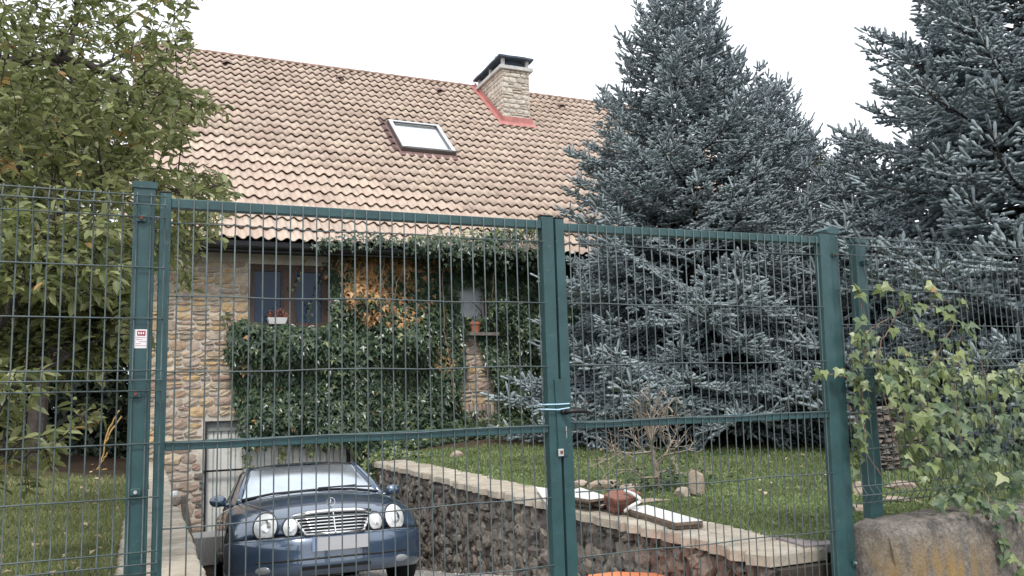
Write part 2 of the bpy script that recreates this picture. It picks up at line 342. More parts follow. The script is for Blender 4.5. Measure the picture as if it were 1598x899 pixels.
# ---- grass blades
def blades(name, n, region, hgt, m, parent=None, clover=0.):
    pts = region(n); n = len(pts)
    a = RNG.uniform(0, 2*PI, n); h = hgt*RNG.uniform(.4, 1.3, n); wd = .0045*RNG.uniform(.6, 1.6, n)*(1+pts[:, 1]/9)
    z = np.array([lawn_z(x, y) for x, y in pts])
    side = np.stack([np.cos(a), np.sin(a), np.zeros(n)], -1); lean = RNG.normal(0, .45, (n, 2))
    base = np.column_stack([pts, z-.004])
    tip = base + np.column_stack([lean*h[:, None], h])
    V = np.stack([base-side*wd[:, None], base+side*wd[:, None], tip], 1).reshape(-1, 3)
    F = np.arange(3*n).reshape(-1, 3)
    return tag(fast(name, V, F, m, kind='stuff'), *((('short yellowing green grass beside the tall green post' if m is M['blade_l'] else 'lush green grass behind the stone retaining wall'), 'grass')))
def reg(poly_px, zz, ok):
    def f(n):
        out = []; c = 0
        while c < n:
            q = sample_poly(poly_px, n); d = CF + CR*((q[:, :1]-799)/F_PX) - CU*((q[:, 1:]-449.5)/F_PX)
            P = d*((zz-EYE)/d[:, 2:3]); P = P[(P[:, 1] > 3.9) & (P[:, 1] < 14.6) & ok(P)]; out.append(P[:, :2]); c += len(P)
        return np.concatenate(out)[:n]
    return f
blades('grass', 62000, reg([(-330, 690), (250, 690), (250, 930), (-330, 930)], LZ, lambda P: (P[:, 0] < -.12) & (RNG.random(len(P)) < np.clip((12.5-P[:, 1])/3, 0, 1))), .04, M['blade_l'])
blades('grass', 105000, reg([(600, 680), (1100, 680), (1640, 690), (1640, 900), (600, 900)], LZ, lambda P: (P[:, 0] > 3.57+.05*np.sin(P[:, 1]*7)) & (RNG.random(len(P)) < np.clip((17.3-P[:, 1]-P[:, 0]*.8)/1.2, .0, 1))), .045, M['blade_r'])
# clover-like low leaves and fallen leaves
q = reg([(640, 690), (1480, 700), (1480, 900), (640, 900)], LZ, lambda P: (P[:, 0] > 3.75) & (P[:, 1] < 11.5))(9000)
T = np.column_stack([q, [lawn_z(x, y)+.02 for x, y in q]])+RNG.normal(0, .006, (len(q), 3))
TV = np.array([(0, 0, 0), (.5, .4, .08), (1, 0, 0), (.5, -.4, .08)], float); TF = np.array([(0, 1, 2), (0, 2, 3)])
V, F = replicate(TV, TF, frames(RNG.normal(0, .35, (len(q), 3))+[0, 0, 1], RNG.normal(0, 1, (len(q), 3)), RNG.uniform(.018, .04, len(q))), T)
tag(fast('ground_cover', V, F, M['blade_r'], kind='stuff'), 'low broad clover leaves among the green grass', 'clover')
def litter(name, label, poly, n, m, size, ok, hh=.03):
    q = reg(poly, LZ, ok)(n); T = np.column_stack([q, [lawn_z(x, y)+hh for x, y in q]])
    V, F = replicate(TV*np.array([1, 1, 2.5]), TF, frames(RNG.normal(0, .3, (n, 3))+[0, 0, 1], RNG.normal(0, 1, (n, 3)), RNG.uniform(.6, 1.2, n)*size), T)
    tag(fast(name, V, F, m, kind='stuff'), label, 'fallen leaves')
litter('fallen_leaves', 'dry tan leaves scattered over the yellowing grass', [(-60, 720), (200, 720), (200, 910), (-60, 910)], 60, M['litter'], .06, lambda P: P[:, 0] < -.15)
litter('fallen_leaves', 'brown leaves scattered under the spruces and on the lawn', [(880, 690), (1480, 690), (1480, 800), (880, 760)], 120, M['litter'], .055, lambda P: P[:, 0] > 3.8)
# pebbles on the drive
n = 2600; px = RNG.uniform(.4, 3.25, n); py = RNG.uniform(4.6, 13, n)
T = np.column_stack([px, py, [drive_z(y)+.004 for y in py]]); s = RNG.uniform(.008, .022, n)
TVp = np.array([(1, 0, 0), (-1, 0, 0), (0, 1, 0), (0, -1, 0), (0, 0, .8)], float); TFp = np.array([(0, 2, 4), (2, 1, 4), (1, 3, 4), (3, 0, 4)])
V, F = replicate(TVp, TFp, frames(np.tile([0, 0, 1.], (n, 1))+RNG.normal(0, .2, (n, 3)), RNG.normal(0, 1, (n, 3)), s), T)
tag(fast('gravel', V, F, M['pebble'], kind='stuff'), 'loose grey gravel along the sloping driveway', 'gravel')

# ================================================================ PIECES (stones, tiles): nearest 300 are parts, the rest one part
def unit_stone(seed, m, rough=.12, nx=3, nz=3):
    """rough block: x,z in -.5..+.5, front at y=-1 (depth 1), back open"""
    r = random.Random(seed); V = []; F = []
    for j in range(nz+1):
        for i in range(nx+1):
            x = i/nx-.5; z = j/nz-.5; edge = (i in (0, nx)) + (j in (0, nz))
            x2 = x*(1-.10*(edge > 1)) + r.uniform(-1, 1)*rough*.45; z2 = z*(1-.10*(edge > 1)) + r.uniform(-1, 1)*rough*.45
            y = -1+r.uniform(0, .35)+(.14 if edge else 0)+(.2 if edge > 1 else 0)
            V.append((x2, y, z2))
    k = nx+1
    for j in range(nz):
        for i in range(nx): F.append((j*k+i, j*k+i+1, (j+1)*k+i+1, (j+1)*k+i))
    border = [i for i in range(k)] + [j*k+nx for j in range(1, nz+1)] + [nz*k+i for i in range(nx-1, -1, -1)] + [j*k for j in range(nz-1, 0, -1)]
    b = len(V)
    for q in border: V.append((V[q][0]*1.02, 0, V[q][2]*1.02))
    L = len(border)
    for a in range(L):
        F.append((border[(a+1) % L], border[a], b+a, b+(a+1) % L))
    return np.array(V), np.array(F)
class Pieces:
    def __init__(s, parent, name, meshes, limit=300, stuff_name=None):
        s.p = parent; s.n = name; s.lim = limit; s.meshes = meshes; s.items = []; s.sn = stuff_name or name+'s'
    def add(s, k, M3, T): s.items.append((k, np.array(M3, float), np.array(T, float)))
    def build(s):
        def size(it):
            P = it[2]-np.array([0, 0, EYE]); d = P@CF; px = pr(it[2])
            ins = -20 < px[0] < 1618 and -20 < px[1] < 919 and d > 0
            return -(np.linalg.norm(it[1][:, 0])*np.linalg.norm(it[1][:, 2]))/max(d, .1)**2*(1 if ins else 1e-4)
        s.items.sort(key=size)
        shared = [fmesh(s.n, V, F, m) for (V, F, m) in s.meshes]
        for k, M3, T in s.items[:s.lim]:
            mw = Matrix([[*M3[0], T[0]], [*M3[1], T[1]], [*M3[2], T[2]], [0, 0, 0, 1]])
            put(s.n, shared[k], s.p, mw)
        rest = s.items[s.lim:]
        if rest:
            VV = []; FF = []; MI = []; b = 0; mats = []
            for k, M3, T in rest:
                V, F, m = s.meshes[k]
                if m not in mats: mats.append(m)
                W = V@M3.T+T; VV.append(W); FF.append(F+b); MI += [mats.index(m)]*len(F); b += len(V)
            fast(s.sn, np.concatenate(VV), np.concatenate(FF), mats, s.p, kind='stuff', mi=MI)
def part_root(name, mb, mats, parent, smooth=False): return obj(name, mb, mats, parent, smooth)

# ================================================================ HOUSE
HY = 15.0; HX0, HX1 = 0.02, 14.5; HBACK = 28.4
EZ, EYv, SL = 4.24, 14.4, math.radians(40)
cs, sn_ = math.cos(SL), math.sin(SL)
RS = 9.55     # slope length to the ridge
def roofp(x, s, n=0.): return np.array([x, EYv+s*cs-n*sn_, EZ+s*sn_+n*cs])
house = thing('stone_house', 'ivy-clad stone house with tan tiled roof behind the parked car', 'house', (7, 15, -1))
WX0, WX1, WZ0, WZ1 = 1.64, 3.02, 2.82, 3.95       # first window
VX0, VX1, VZ0, VZ1 = 5.33, 6.12, 2.78, 3.78       # second window
SX0, SX1, SZ0, SZ1 = 5.72, 6.22, .55, .98         # little basement window
GX0, GX1, GZ0, GZ1 = .98, 3.4, -1.0, 1.27         # garage
wb = MB()
def wall_with_holes(mb, x0, x1, z0, z1, y0, y1, holes):
    xs = sorted({x0, x1, *[h[0] for h in holes], *[h[1] for h in holes]}); zs = sorted({z0, z1, *[h[2] for h in holes], *[h[3] for h in holes]})
    for a, b in zip(xs, xs[1:]):
        run = None
        for c, d in zip(zs, zs[1:]):
            if any(h[0] <= a and b <= h[1] and h[2] <= c and d <= h[3] for h in holes): continue
            mb.box(a, b, y0, y1, c, d)
wall_with_holes(wb, HX0, HX1, -1.3, 4.32, HY, HY+.35, [(WX0, WX1, WZ0, WZ1), (VX0, VX1, VZ0, VZ1), (SX0, SX1, SZ0, SZ1), (GX0, GX1, -1.3, GZ1)])
wb.box(HX0, HX0+.35, HY+.35, HBACK, -1.3, 4.32); wb.box(HX1-.35, HX1, HY+.35, HBACK, -1.3, 4.32); wb.box(HX0+.35, HX1-.35, HBACK-.35, HBACK, -1.3, 4.32)
# gables
ry = EYv+RS*cs; rz = EZ+RS*sn_-.12
for gx in (HX0, HX1-.35):
    wb.add([(gx, HY, 4.32), (gx, HBACK, 4.32), (gx, ry, rz), (gx+.35, HY, 4.32), (gx+.35, HBACK, 4.32), (gx+.35, ry, rz)], [(0, 1, 2), (3, 5, 4), (0, 2, 5, 3), (1, 4, 5, 2)])
wall = obj('wall', wb, M['mortar'], house)
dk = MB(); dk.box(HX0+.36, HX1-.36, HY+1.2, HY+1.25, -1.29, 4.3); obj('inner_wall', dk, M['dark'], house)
sm = [(*unit_stone(i, None), M['stone_tan']) for i in range(7)] + [(*unit_stone(20+i, None), M['stone_red']) for i in range(4)] + [(*unit_stone(40+i, None, .2), M['stone_grey']) for i in range(3)]
pc = Pieces(wall, 'stone', sm, 300, 'stones')
def coursed(pc, x0, x1, z0, z1, y, hr, wr, kinds, skip=lambda x, z, w, h: False, yaxis=False, redf=None, gap=.027):
    z = z0
    while z < z1-.04:
        h = min(random.uniform(*hr), z1-z); x = x0-random.uniform(0, .1)
        while x < x1-.03:
            wd = random.uniform(*wr); xa = max(x, x0); xb = min(x+wd, x1); cx = (xa+xb)/2; cz = z+h/2
            if xb-xa > .05 and not skip(cx, cz, (xb-xa)/2, h/2):
                sub = [(cz, h)] if (h < .13 or random.random() < .6) else [(z+h*.28, h*.54), (z+h*.78, h*.42)]
                for (zc, hh) in sub:
                    k = random.choice(kinds(cx, zc)); hh2 = hh-gap; w2 = xb-xa-gap; dp = random.uniform(.03, .06)
                    fl = random.choice((-1, 1)); tilt = random.uniform(-.05, .05)
                    Mx = np.array([[w2*fl, 0, 0], [0, dp*1.0, 0], [0, 0, hh2]]) @ np.eye(3)
                    if fl < 0: Mx = np.array([[w2, 0, 0], [0, dp, 0], [0, 0, hh2]])
                    Rt = np.array([[math.cos(tilt), 0, -math.sin(tilt)], [0, 1, 0], [math.sin(tilt), 0, math.cos(tilt)]])
                    pc.add(k, Rt@Mx, (cx, y+.004, zc+random.uniform(-.008, .008)))
            x += wd
        z += h
def hk(cx, cz):
    if cz < .5: return [11, 12, 8, 9, 10, 7]
    if cz < 2.0: return [0, 2, 4, 7, 8, 9, 10]
    return [0, 1, 2, 3, 4, 5, 6, 0, 3, 7]
def hskip(cx, cz, hw, hh):
    for (a, b, c, d) in ((WX0, WX1, WZ0, WZ1), (GX0-.02, GX1, -2, GZ1+.02)):
        if a-hw+.02 < cx < b+hw-.02 and c-hh+.02 < cz < d+hh-.02: return True
    return False
coursed(pc, HX0, WX0, .47, 3.98, HY, (.09, .19), (.14, .36), hk, lambda cx, cz, a, b: hskip(cx, cz, a, b) or (cx > 1.35 and cz < 2.0 and False))
coursed(pc, HX0, GX0, -1.0, .44, HY, (.12, .26), (.2, .5), hk, hskip)
coursed(pc, 5.35, 6.55, 1.0, 2.72, HY, (.1, .18), (.14, .32), lambda a, b: [0, 2, 4, 1, 8], lambda cx, cz, a, b: SX0-a < cx < SX1+a and 1.17 < cz < 1.45)
pc.build()
lm = MB(); lm.box(GX0-.02, WX0, HY-.03, HY-.0, .44, .47); obj('damp_course', lm, M['dark'], wall)
# brick lintel of the little window
bm_ = fmesh('brick', *unit_stone(71, None, .05), M['stone_red'])
for i in range(8):
    put('brick', bm_, wall, Matrix.Translation((5.62+i*.085, HY-.001, 1.3)) @ Matrix.Diagonal((.075, .05, .23, 1)))
# ---- windows
def window(x0, x1, z0, z1, glass, mull, parent, name='window'):
    f = MB(); t = .075; y0, y1 = HY+.05, HY+.14
    f.box(x0, x0+t, y0, y1, z0, z1); f.box(x1-t, x1, y0, y1, z0, z1); f.box(x0+t, x1-t, y0, y1, z1-t, z1); f.box(x0+t, x1-t, y0, y1, z0, z0+t)
    if mull:
        c = (x0+x1)/2; f.box(c-.09, c+.09, y0-.004, y1, z0+t, z1-t)
    fr = obj(name, f, M['wood'], parent)
    s = MB(); s.box(x0-.03, x1+.03, HY-.06, y0, z0-.05, z0-.001); obj('sill', s, M['mortar'], fr)
    cuts = [(x0+t, (x0+x1)/2-.09), ((x0+x1)/2+.09, x1-t)] if mull else [(x0+t, x1-t)]
    for a, b in cuts:
        g = MB()
        if mull:
            e = MB(); k = .035; e.box(a, a+k, y0+.012, y1-.01, z0+t, z1-t); e.box(b-k, b, y0+.012, y1-.01, z0+t, z1-t); e.box(a+k, b-k, y0+.012, y1-.01, z0+t, z0+t+k); e.box(a+k, b-k, y0+.012, y1-.01, z1-t-k, z1-t)
            obj('sash', e, M['wood'], fr)
        g.box(a, b, y1-.035, y1-.025, z0+t, z1-t); obj('pane', g, glass, fr)
    return fr
window(WX0, WX1, WZ0, WZ1, M['glass'], True, house); window(VX0, VX1, VZ0, VZ1, M['sky_reflection_pane'], False, house); window(SX0, SX1, SZ0, SZ1, M['dark'], False, house)
# ---- garage door
gd = MB(); gd.box(GX0, GX1, HY+.16, HY+.2, -1.02, GZ1); gdo = obj('garage_door', gd, M['dark'], house)
gf = MB(); gf.box(GX0, GX0+.03, HY-.01, HY+.159, -1.0, GZ1-.02); gf.box(GX1-.03, GX1, HY-.01, HY+.159, -1.0, GZ1-.02); gf.box(GX0, GX1, HY-.012, HY+.159, GZ1-.02, GZ1); obj('door_frame', gf, M['black'], gdo)
gl = MB(); gl.box(GX0+.03, GX1-.03, HY+.06, HY+.158, GZ1-.17, GZ1-.021); obj('door_header', gl, M['lintel'], gdo)
gm = fmesh('board', [(x, y, z) for z in (0, 1) for (x, y) in ((.0, .03), (.012, 0), (.1, 0), (.112, .03))], [(0, 1, 5, 4), (1, 2, 6, 5), (2, 3, 7, 6), (4, 5, 6, 7), (0, 3, 2, 1)], M['garage'])
nb = 20; bw = (GX1-GX0-.06)/nb
for i in range(nb):
    put('board', gm, gdo, Matrix.Translation((GX0+.03+i*bw, HY+.1+random.uniform(0, .003), -.99)) @ Matrix.Diagonal((bw/.113, 1, GZ1-.17+.985, 1)))
# ---- roof
rb = MB(); RX0, RX1 = -.33, 15.0
def slab(mb, x0, x1, s0, s1, n0, n1, m=0): mb.hexa([roofp(x, s, n) for n in (n0, n1) for s in (s0, s1) for x in (x0, x1)], m)
slab(rb, RX0, RX1, 0.02, RS, -.1, -.03)
bk = [(x, EYv+RS*cs+(s)*cs, EZ+RS*sn_-s*sn_-.03-n) for n in (.07, 0) for s in (0.0, RS) for x in (RX0, RX1)]
rb.hexa(bk, 1)
roof = obj('roof', rb, [M['dark'], M['tile']], house)
# tile: one S wave .205 wide, .38 exposed
PW, PH = .2053, .385
def tile_t(seed):
    r = random.Random(seed); V = []; F = []; n = 8; xs = [i/n for i in range(n+1)]
    prof = [.030*math.sin(2*PI*(x-.02)+0)*(.9 if x > .5 else 1.1)+.030 for x in xs]
    tl = r.uniform(-.004, .004); L = PH+.05
    for (s, lift) in ((0, .046), (L, -.004)):
        for x, p in zip(xs, prof): V.append((x*PW*1.012, s, p+lift+tl*(x-.5)))
    k = n+1
    for x, p in zip(xs, prof): V.append((x*PW*1.012, .004, p+.046-.014+tl*(x-.5)))
    for i in range(n): F.append((i, i+1, k+i+1, k+i)); F.append((2*k+i, 2*k+i+1, i+1, i))
    return np.array(V), np.array(F)
# local (x, s, n) -> world
RM = np.array([[1, 0, 0], [0, cs, -sn_], [0, sn_, cs]])
tp = Pieces(roof, 'tile', [(*tile_t(i), M['tile']) for i in range(5)] + [(*tile_t(9), M['tile_dark'])], 300, 'tiles')
SK = (5.17, 6.46, 4.27, 5.86)     # skylight on the roof: x0,x1,s0,s1
CHX0, CHX1, CHS0 = 8.55, 9.33, 6.85
nrow = int(RS/PH)+1
for r_ in range(nrow):
    s = r_*PH-.02
    for c_ in range(int((RX1-RX0)/PW)):
        x = RX0+c_*PW; cx = x+PW/2; cm = s+PH/2
        if SK[0]+.02 < cx < SK[1]-.02 and SK[2] < cm < SK[3]+.05: continue
        if CHX0 < cx < CHX1 and cm > CHS0: continue
        k = random.randrange(5)
        if (SK[0]-.25 < cx < SK[0]+.02) and SK[2]-.15 < cm < SK[3]+.1: k = 5
        yaw = random.uniform(-.012, .012); c, d = math.cos(yaw), math.sin(yaw)
        Mx = RM @ np.array([[c, -d, 0], [d, c, 0], [0, 0, 1]])
        tp.add(k, Mx, roofp(x, s+random.uniform(-.010, .010)+.008*math.sin(c_*.37+r_), random.uniform(-.004, .007)))
tp.build()
# ridge tiles
rt = []
nseg = 8
TVr = []; 
for s in (0, .44):
    for i in range(nseg+1):
        a = PI*i/nseg; rr = .12 if s == 0 else .105; TVr.append((s, -rr*math.cos(a), rr*math.sin(a)*.8))
rm = fmesh('ridge_tile', TVr, [(i, i+1, nseg+2+i, nseg+1+i) for i in range(nseg)], M['ridge'])
top = roofp(0, RS, .02)
for i in range(int((RX1-RX0)/.4)): put('ridge_tile', rm, roof, Matrix.Translation((RX0+i*.4, top[1], top[2]-.03)))
# four vent tiles
for x, s in [(1.72, 8.76-.1), (4.52, 8.58), (7.24, 8.58), (10.98, 8.6)]:
    v = MB(); P = []
    for t, (ss, rr) in enumerate(((0, .11), (.12, .105), (.3, .01))):
        for i in range(7):
            a = PI*i/6; P.append(roofp(x-rr*math.cos(a), s+ss, .055+rr*math.sin(a)*.9))
    v.add(P, [(t*7+i, t*7+i+1, t*7+8+i, t*7+7+i) for t in range(2) for i in range(6)])
    vo = obj('vent_tile', v, M['tile_dark'], roof)
# eave: soffit, fascia, gutter, verge
e = MB(); e.box(RX0, RX1, EYv+.06, HY-.002, 4.12, 4.19); e.box(RX0, RX1, EYv+.02, EYv+.058, 4.06, 4.24); obj('soffit', e, M['black'], roof)
g = MB(); K = 8
for xi, x in enumerate((RX0, RX1)):
    for i in range(K+1):
        a = PI+PI*i/K; g.v.append((x, EYv-.045+.065*math.cos(a), 4.16+.065*math.sin(a)))
    for i in range(K+1):
        a = PI+PI*i/K; g.v.append((x, EYv-.045+.058*math.cos(a), 4.161+.056*math.sin(a)))
n2 = 2*(K+1)
for i in range(K): g.f += [(i, i+1, n2+i+1, n2+i), (n2+K+1+i, n2+K+2+i, K+2+i, K+1+i)]; g.m += [0, 0]
g.f += [(0, n2, n2+K+1, K+1), (K, 2*K+1, n2+2*K+1, n2+K)]; g.m += [0, 0]
obj('gutter', g, M['black'], roof)
vb = MB(); slab(vb, RX0-.03, RX0-.002, 0, RS, -.16, .06); obj('verge_board', vb, M['tile_dark'], roof)
# ---- skylight
skm = MB(); a, b, c, d = SK; fr = .09; hN = .17
slab(skm, a, a+fr, c, d, -.02, hN); slab(skm, b-fr, b, c, d, -.02, hN); slab(skm, a+fr, b-fr, c, c+fr, -.02, hN-.01); slab(skm, a+fr, b-fr, d-fr-.03, d, -.02, hN)
skl = obj('skylight', skm, M['alu'], house)
x = MB(); slab(x, a+fr, b-fr, c+fr, d-fr-.03, hN-.06, hN-.045); obj('pane', x, M['sky_glass'], skl)
x = MB(); slab(x, a+.015, a+fr+.012, c+.02, d-.02, hN+.001, hN+.012); slab(x, b-fr-.012, b-.015, c+.02, d-.02, hN+.001, hN+.012); slab(x, a+fr+.013, b-fr-.013, d-.11, d-.03, hN+.001, hN+.012); slab(x, a+fr+.013, b-fr-.013, c+.05, c+.075, hN-.008, hN+.004); obj('trim', x, M['alu_light'], skl)
x = MB(); slab(x, a-.05, b+.06, c-.2, c-.002, .05, .068); slab(x, a-.10, a-.002, c-.2, d+.05, .055, .065); slab(x, b+.002, b+.06, c-.2, d+.05, .055, .065)
obj('flashing', x, mat('brown_red_flashing', [(.2, .12, .11)], rough=.7, bump=.3, var=(.6, 1.3), vscale=8), skl)
x = MB(); slab(x, a+fr+.08, b-fr-.08, d-fr-.075, d-fr-.04, hN-.043, hN-.02); obj('blind_rail', x, M['lintel'], skl)
# ---- chimney
ctopz = float(onY(800, 111, 19.7)[2]); fy = EYv+CHS0*cs; by = fy+1.75; bz = EZ+CHS0*sn_-.3
ch = MB(); ch.box(CHX0, CHX1, fy, by, bz, ctopz); chim = obj('chimney', ch, M['mortar'], house)
cp = Pieces(chim, 'stone', [(*unit_stone(100+i, None, .16), mat('pale_chimney_stone%s' % '', [(.54, .48, .41), (.62, .57, .5), (.46, .4, .34), (.58, .5, .41)], rough=.9, bump=.7, bscale=20, var=(.7, 1.2), vscale=8)) for i in range(4)], 300, 'stones')
def side_frames(pc, y0, y1, z0, z1, x, hr, wr, ks, sgn=-1):
    z = z0
    while z < z1-.03:
        h = min(random.uniform(*hr), z1-z); y = y0
        while y < y1-.03:
            wd = min(random.uniform(*wr), y1-y); 
            # local x -> -world y (for a face looking to -x), local y(depth, front at -1) -> world x
            Mx = np.array([[0, .035, 0], [-(wd-.015), 0, 0], [0, 0, h-.015]])
            pc.add(random.choice(ks), Mx, (x+.003, y+wd/2, z+h/2)); y += wd
        z += h
coursed(cp, CHX0, CHX1, bz, ctopz, fy, (.09, .16), (.12, .3), lambda a, b: [0, 1, 2, 3])
side_frames(cp, fy, by, bz, ctopz, CHX0, (.09, .16), (.14, .32), [0, 1, 2, 3])
cp.build()
x = MB(); x.box(CHX0-.09, CHX1+.09, fy-.09, by+.09, ctopz, ctopz+.09); obj('crown', x, M['crown'], chim)
for (ux, uy) in ((CHX0+.04, fy+.04), (CHX1-.04, fy+.04), (CHX0+.04, (fy+by)/2), (CHX1-.04, (fy+by)/2), (CHX0+.04, by-.04), (CHX1-.04, by-.04)):
    x = MB(); x.box(ux-.04, ux+.04, uy-.04, uy+.04, ctopz+.09, ctopz+.31); obj('cap_pier', x, M['crown'], chim)
x = MB(); x.box(CHX0+.12, CHX1-.12, fy+.12, by-.12, ctopz+.09, ctopz+.308); obj('flue', x, M['slate'], chim)
cap = MB(); z0 = ctopz+.31; zc = z0+.14; o_ = .11
ring = []; N_ = 28
per = [(CHX0-o_, fy-o_), (CHX1+o_, fy-o_), (CHX1+o_, by+o_), (CHX0-o_, by+o_)]
for i in range(4):
    (xa, ya), (xb, yb) = per[i], per[(i+1) % 4]
    for t in range(7): ring.append((xa+(xb-xa)*t/7+random.uniform(-.02, .02), ya+(yb-ya)*t/7+random.uniform(-.02, .02)))
rc = [(CHX0+.2+(CHX1-CHX0-.4)*((p[0]-per[0][0])/(per[1][0]-per[0][0])), fy+.5+(by-fy-1.)*((p[1]-per[0][1])/(per[2][1]-per[0][1]))) for p in ring]
vs = [(*p, z0) for p in ring]+[(*p, z0+.05) for p in ring]+[(*p, zc) for p in rc]
fs = [(i, (i+1) % N_, N_+(i+1) % N_, N_+i) for i in range(N_)]+[(N_+i, N_+(i+1) % N_, 2*N_+(i+1) % N_, 2*N_+i) for i in range(N_)]+[tuple(range(N_-1, -1, -1)), tuple(2*N_+i for i in range(N_))]
cap.add(vs, fs); obj('slate_cap', cap, M['slate'], chim)
x = MB(); x.tube([((CHX0+CHX1)/2-.3, fy+.5, zc), ((CHX0+CHX1)/2-.3, fy+.5, zc+.08), ((CHX0+CHX1)/2-.3, fy+.5, zc+.13)], [.07, .09, .03]); obj('cap_stone', x, M['crown'], chim)
x = MB(); fw = .17
slab(x, CHX0-fw, CHX1+fw*.6, CHS0-.22, CHS0, .07, .09); slab(x, CHX0-fw, CHX0-.001, CHS0, CHS0+2.6, .07, .09); slab(x, CHX1+.001, CHX1+.08, CHS0, CHS0+2.6, .07, .09)
x.box(CHX0-.05, CHX0-.042, fy, fy+1.6, bz, bz); x.f = x.f[:-6]; x.m = x.m[:-6]
for (n0, p0) in ((0, 0),):
    # upstands against the masonry
    P = [roofp(CHX0-.046, CHS0-.05, .07), roofp(CHX0-.046, CHS0+2.55, .07)]
    x.add([P[0], P[1], P[1]+[0, 0, .17], P[0]+[0, 0, .17]], [(0, 1, 2, 3)])
    x.add([(CHX0-.046, fy-.05, bz+.2), (CHX1+.05, fy-.05, bz+.2), (CHX1+.05, fy-.05, bz+.52), (CHX0-.046, fy-.05, bz+.52)], [(0, 1, 2, 3)])
obj('flashing', x, M['flash'], chim)
# ================================================================ RETAINING WALLS
WXF = 3.2
rw = thing('retaining_wall', 'low rubble retaining wall with beige flagstone top between driveway and lawn', 'wall', (3.4, 8, 0))
b = MB()
ysw = np.linspace(3.75, 12.3, 30)
for ya, yb in zip(ysw, ysw[1:]):
    za, zb_ = drive_z(ya)-.25, drive_z(yb)-.25
    b.hexa([(WXF, ya, za), (3.56, ya, za), (WXF, yb, zb_), (3.56, yb, zb_), (WXF, ya, LZ-.07), (3.56, ya, LZ-.07), (WXF, yb, LZ-.07), (3.56, yb, LZ-.07)])
core = obj('wall', b, M['mortar_dark'], rw)
rs_ = [(*unit_stone(200+i, None, .38), M['stone_grey']) for i in range(8)]
rp = Pieces(core, 'stone', rs_, 300, 'stones')
# irregular rubble: a jittered grid of leaning stones on the face looking at the driveway (-x) and on the far end (+y)
yy = 3.78; col = 0
while yy < 12.28:
    wd = random.uniform(.07, .16); y2 = min(yy+wd, 12.3); ym = (yy+y2)/2; z = drive_z(ym)-.06-random.uniform(0, .08); topz = LZ-.075
    while z < topz-.02:
        h = min(random.uniform(.05, .15), topz-z+.01); a = random.uniform(-.7, .7); ca, sa = math.cos(a), math.sin(a)
        dp = random.uniform(.02, .075)
        S = np.diag([(y2-yy)*1.08, dp, h*1.05]); Rt = np.array([[ca, 0, -sa*.6], [0, 1, 0], [sa*.6, 0, ca]])
        tilt = np.array([[1, random.uniform(-.4, .4), 0], [0, 1, 0], [0, random.uniform(-.5, .5), 1]])
        B = np.array([[0, 1, 0], [-1, 0, 0], [0, 0, 1]])
        rp.add(random.randrange(8), B@Rt@tilt@S, (WXF+.005, ym+random.uniform(-.02, .02), z+h/2)); z += h
    yy = y2
rp.build()
def cap_run(parent, xa, xb, y0, y1, zf, lr, ragged=.03, th=.07, alt=0.):
    y = y0
    while y < y1-.05:
        L = min(random.uniform(*lr), y1-y); m_ = MB(); n = 5
        split = random.random() < alt
        for (u0, u1) in (((xa, xa+(xb-xa)*.45), (xa+(xb-xa)*.45+.008, xb)) if split else ((xa, xb),)):
            m_ = MB(); bot = []; tp_ = []; z = zf(y+L/2)+random.uniform(-.006, .008); tl = random.uniform(-.012, .012)
            pts = []
            for t in range(n): pts.append((u0+(u1-u0)*t/n, y+.005))
            for t in range(n): pts.append((u1, y+.005+(L-.01)*t/n))
            for t in range(n): pts.append((u1-(u1-u0)*t/n, y+L-.005))
            for t in range(n): pts.append((u0, y+L-.005-(L-.01)*t/n))
            pts = [(px_+(random.uniform(-ragged, ragged) if (abs(px_-xa) < 1e-6 or abs(px_-xb) < 1e-6) else 0), py_+random.uniform(-.004, .004)) for px_, py_ in pts]
            cx = sum(p[0] for p in pts)/len(pts); cy = sum(p[1] for p in pts)/len(pts); N = len(pts)
            vs = [(p[0], p[1], z-th) for p in pts]+[(p[0], p[1], z-.012) for p in pts]+[(cx+(p[0]-cx)*.95, cy+(p[1]-cy)*.96, z+tl*(p[0]-cx)) for p in pts]+[(cx, cy, z+.004)]
            fs = [(i, (i+1) % N, N+(i+1) % N, N+i) for i in range(N)]+[(N+i, N+(i+1) % N, 2*N+(i+1) % N, 2*N+i) for i in range(N)]+[(2*N+i, 2*N+(i+1) % N, 3*N) for i in range(N)]
            m_.add(vs, fs); obj('capstone', m_, M['cap'], parent)
        y += L
cap_run(rw, WXF-.06, 3.6, 3.8, 12.35, lambda y: LZ+.015, (.28, .6), ragged=.034, alt=.3)
lw = thing('retaining_wall', 'low wall topped with narrow beige flagstones beside the dry lawn', 'wall', (.1, 8, 0))
b = MB()
for ya, yb in zip(ysw, ysw[1:]):
    za, zb_ = drive_z(ya)-.25, drive_z(yb)-.25
    b.hexa([(-.06, ya, za), (.3, ya, za), (-.06, yb, zb_), (.3, yb, zb_), (-.06, ya, LZ-.07), (.3, ya, LZ-.07), (-.06, yb, LZ-.07), (.3, yb, LZ-.07)])
b.box(-.06, .3, 12.3, 14.94, -1.2, LZ-.07)
core2 = obj('wall', b, M['mortar_dark'], lw)
lp = Pieces(core2, 'stone', rs_, 120, 'stones')
y = 3.8
while y < 14.8:
    wd = random.uniform(.15, .3); z = drive_z(y)-.1
    while z < LZ-.09:
        h = min(random.uniform(.1, .2), LZ-.08-z)
        lp.add(random.randrange(8), np.array([[0, -.04, 0], [wd-.01, 0, 0], [0, 0, h-.01]]), (.297, y+wd/2, z+h/2)); z += h
    y += wd
lp.build()
cap_run(lw, -.1, .33, 3.8, 14.95, lambda y: LZ+.02, (.16, .42), ragged=.012, alt=.3)

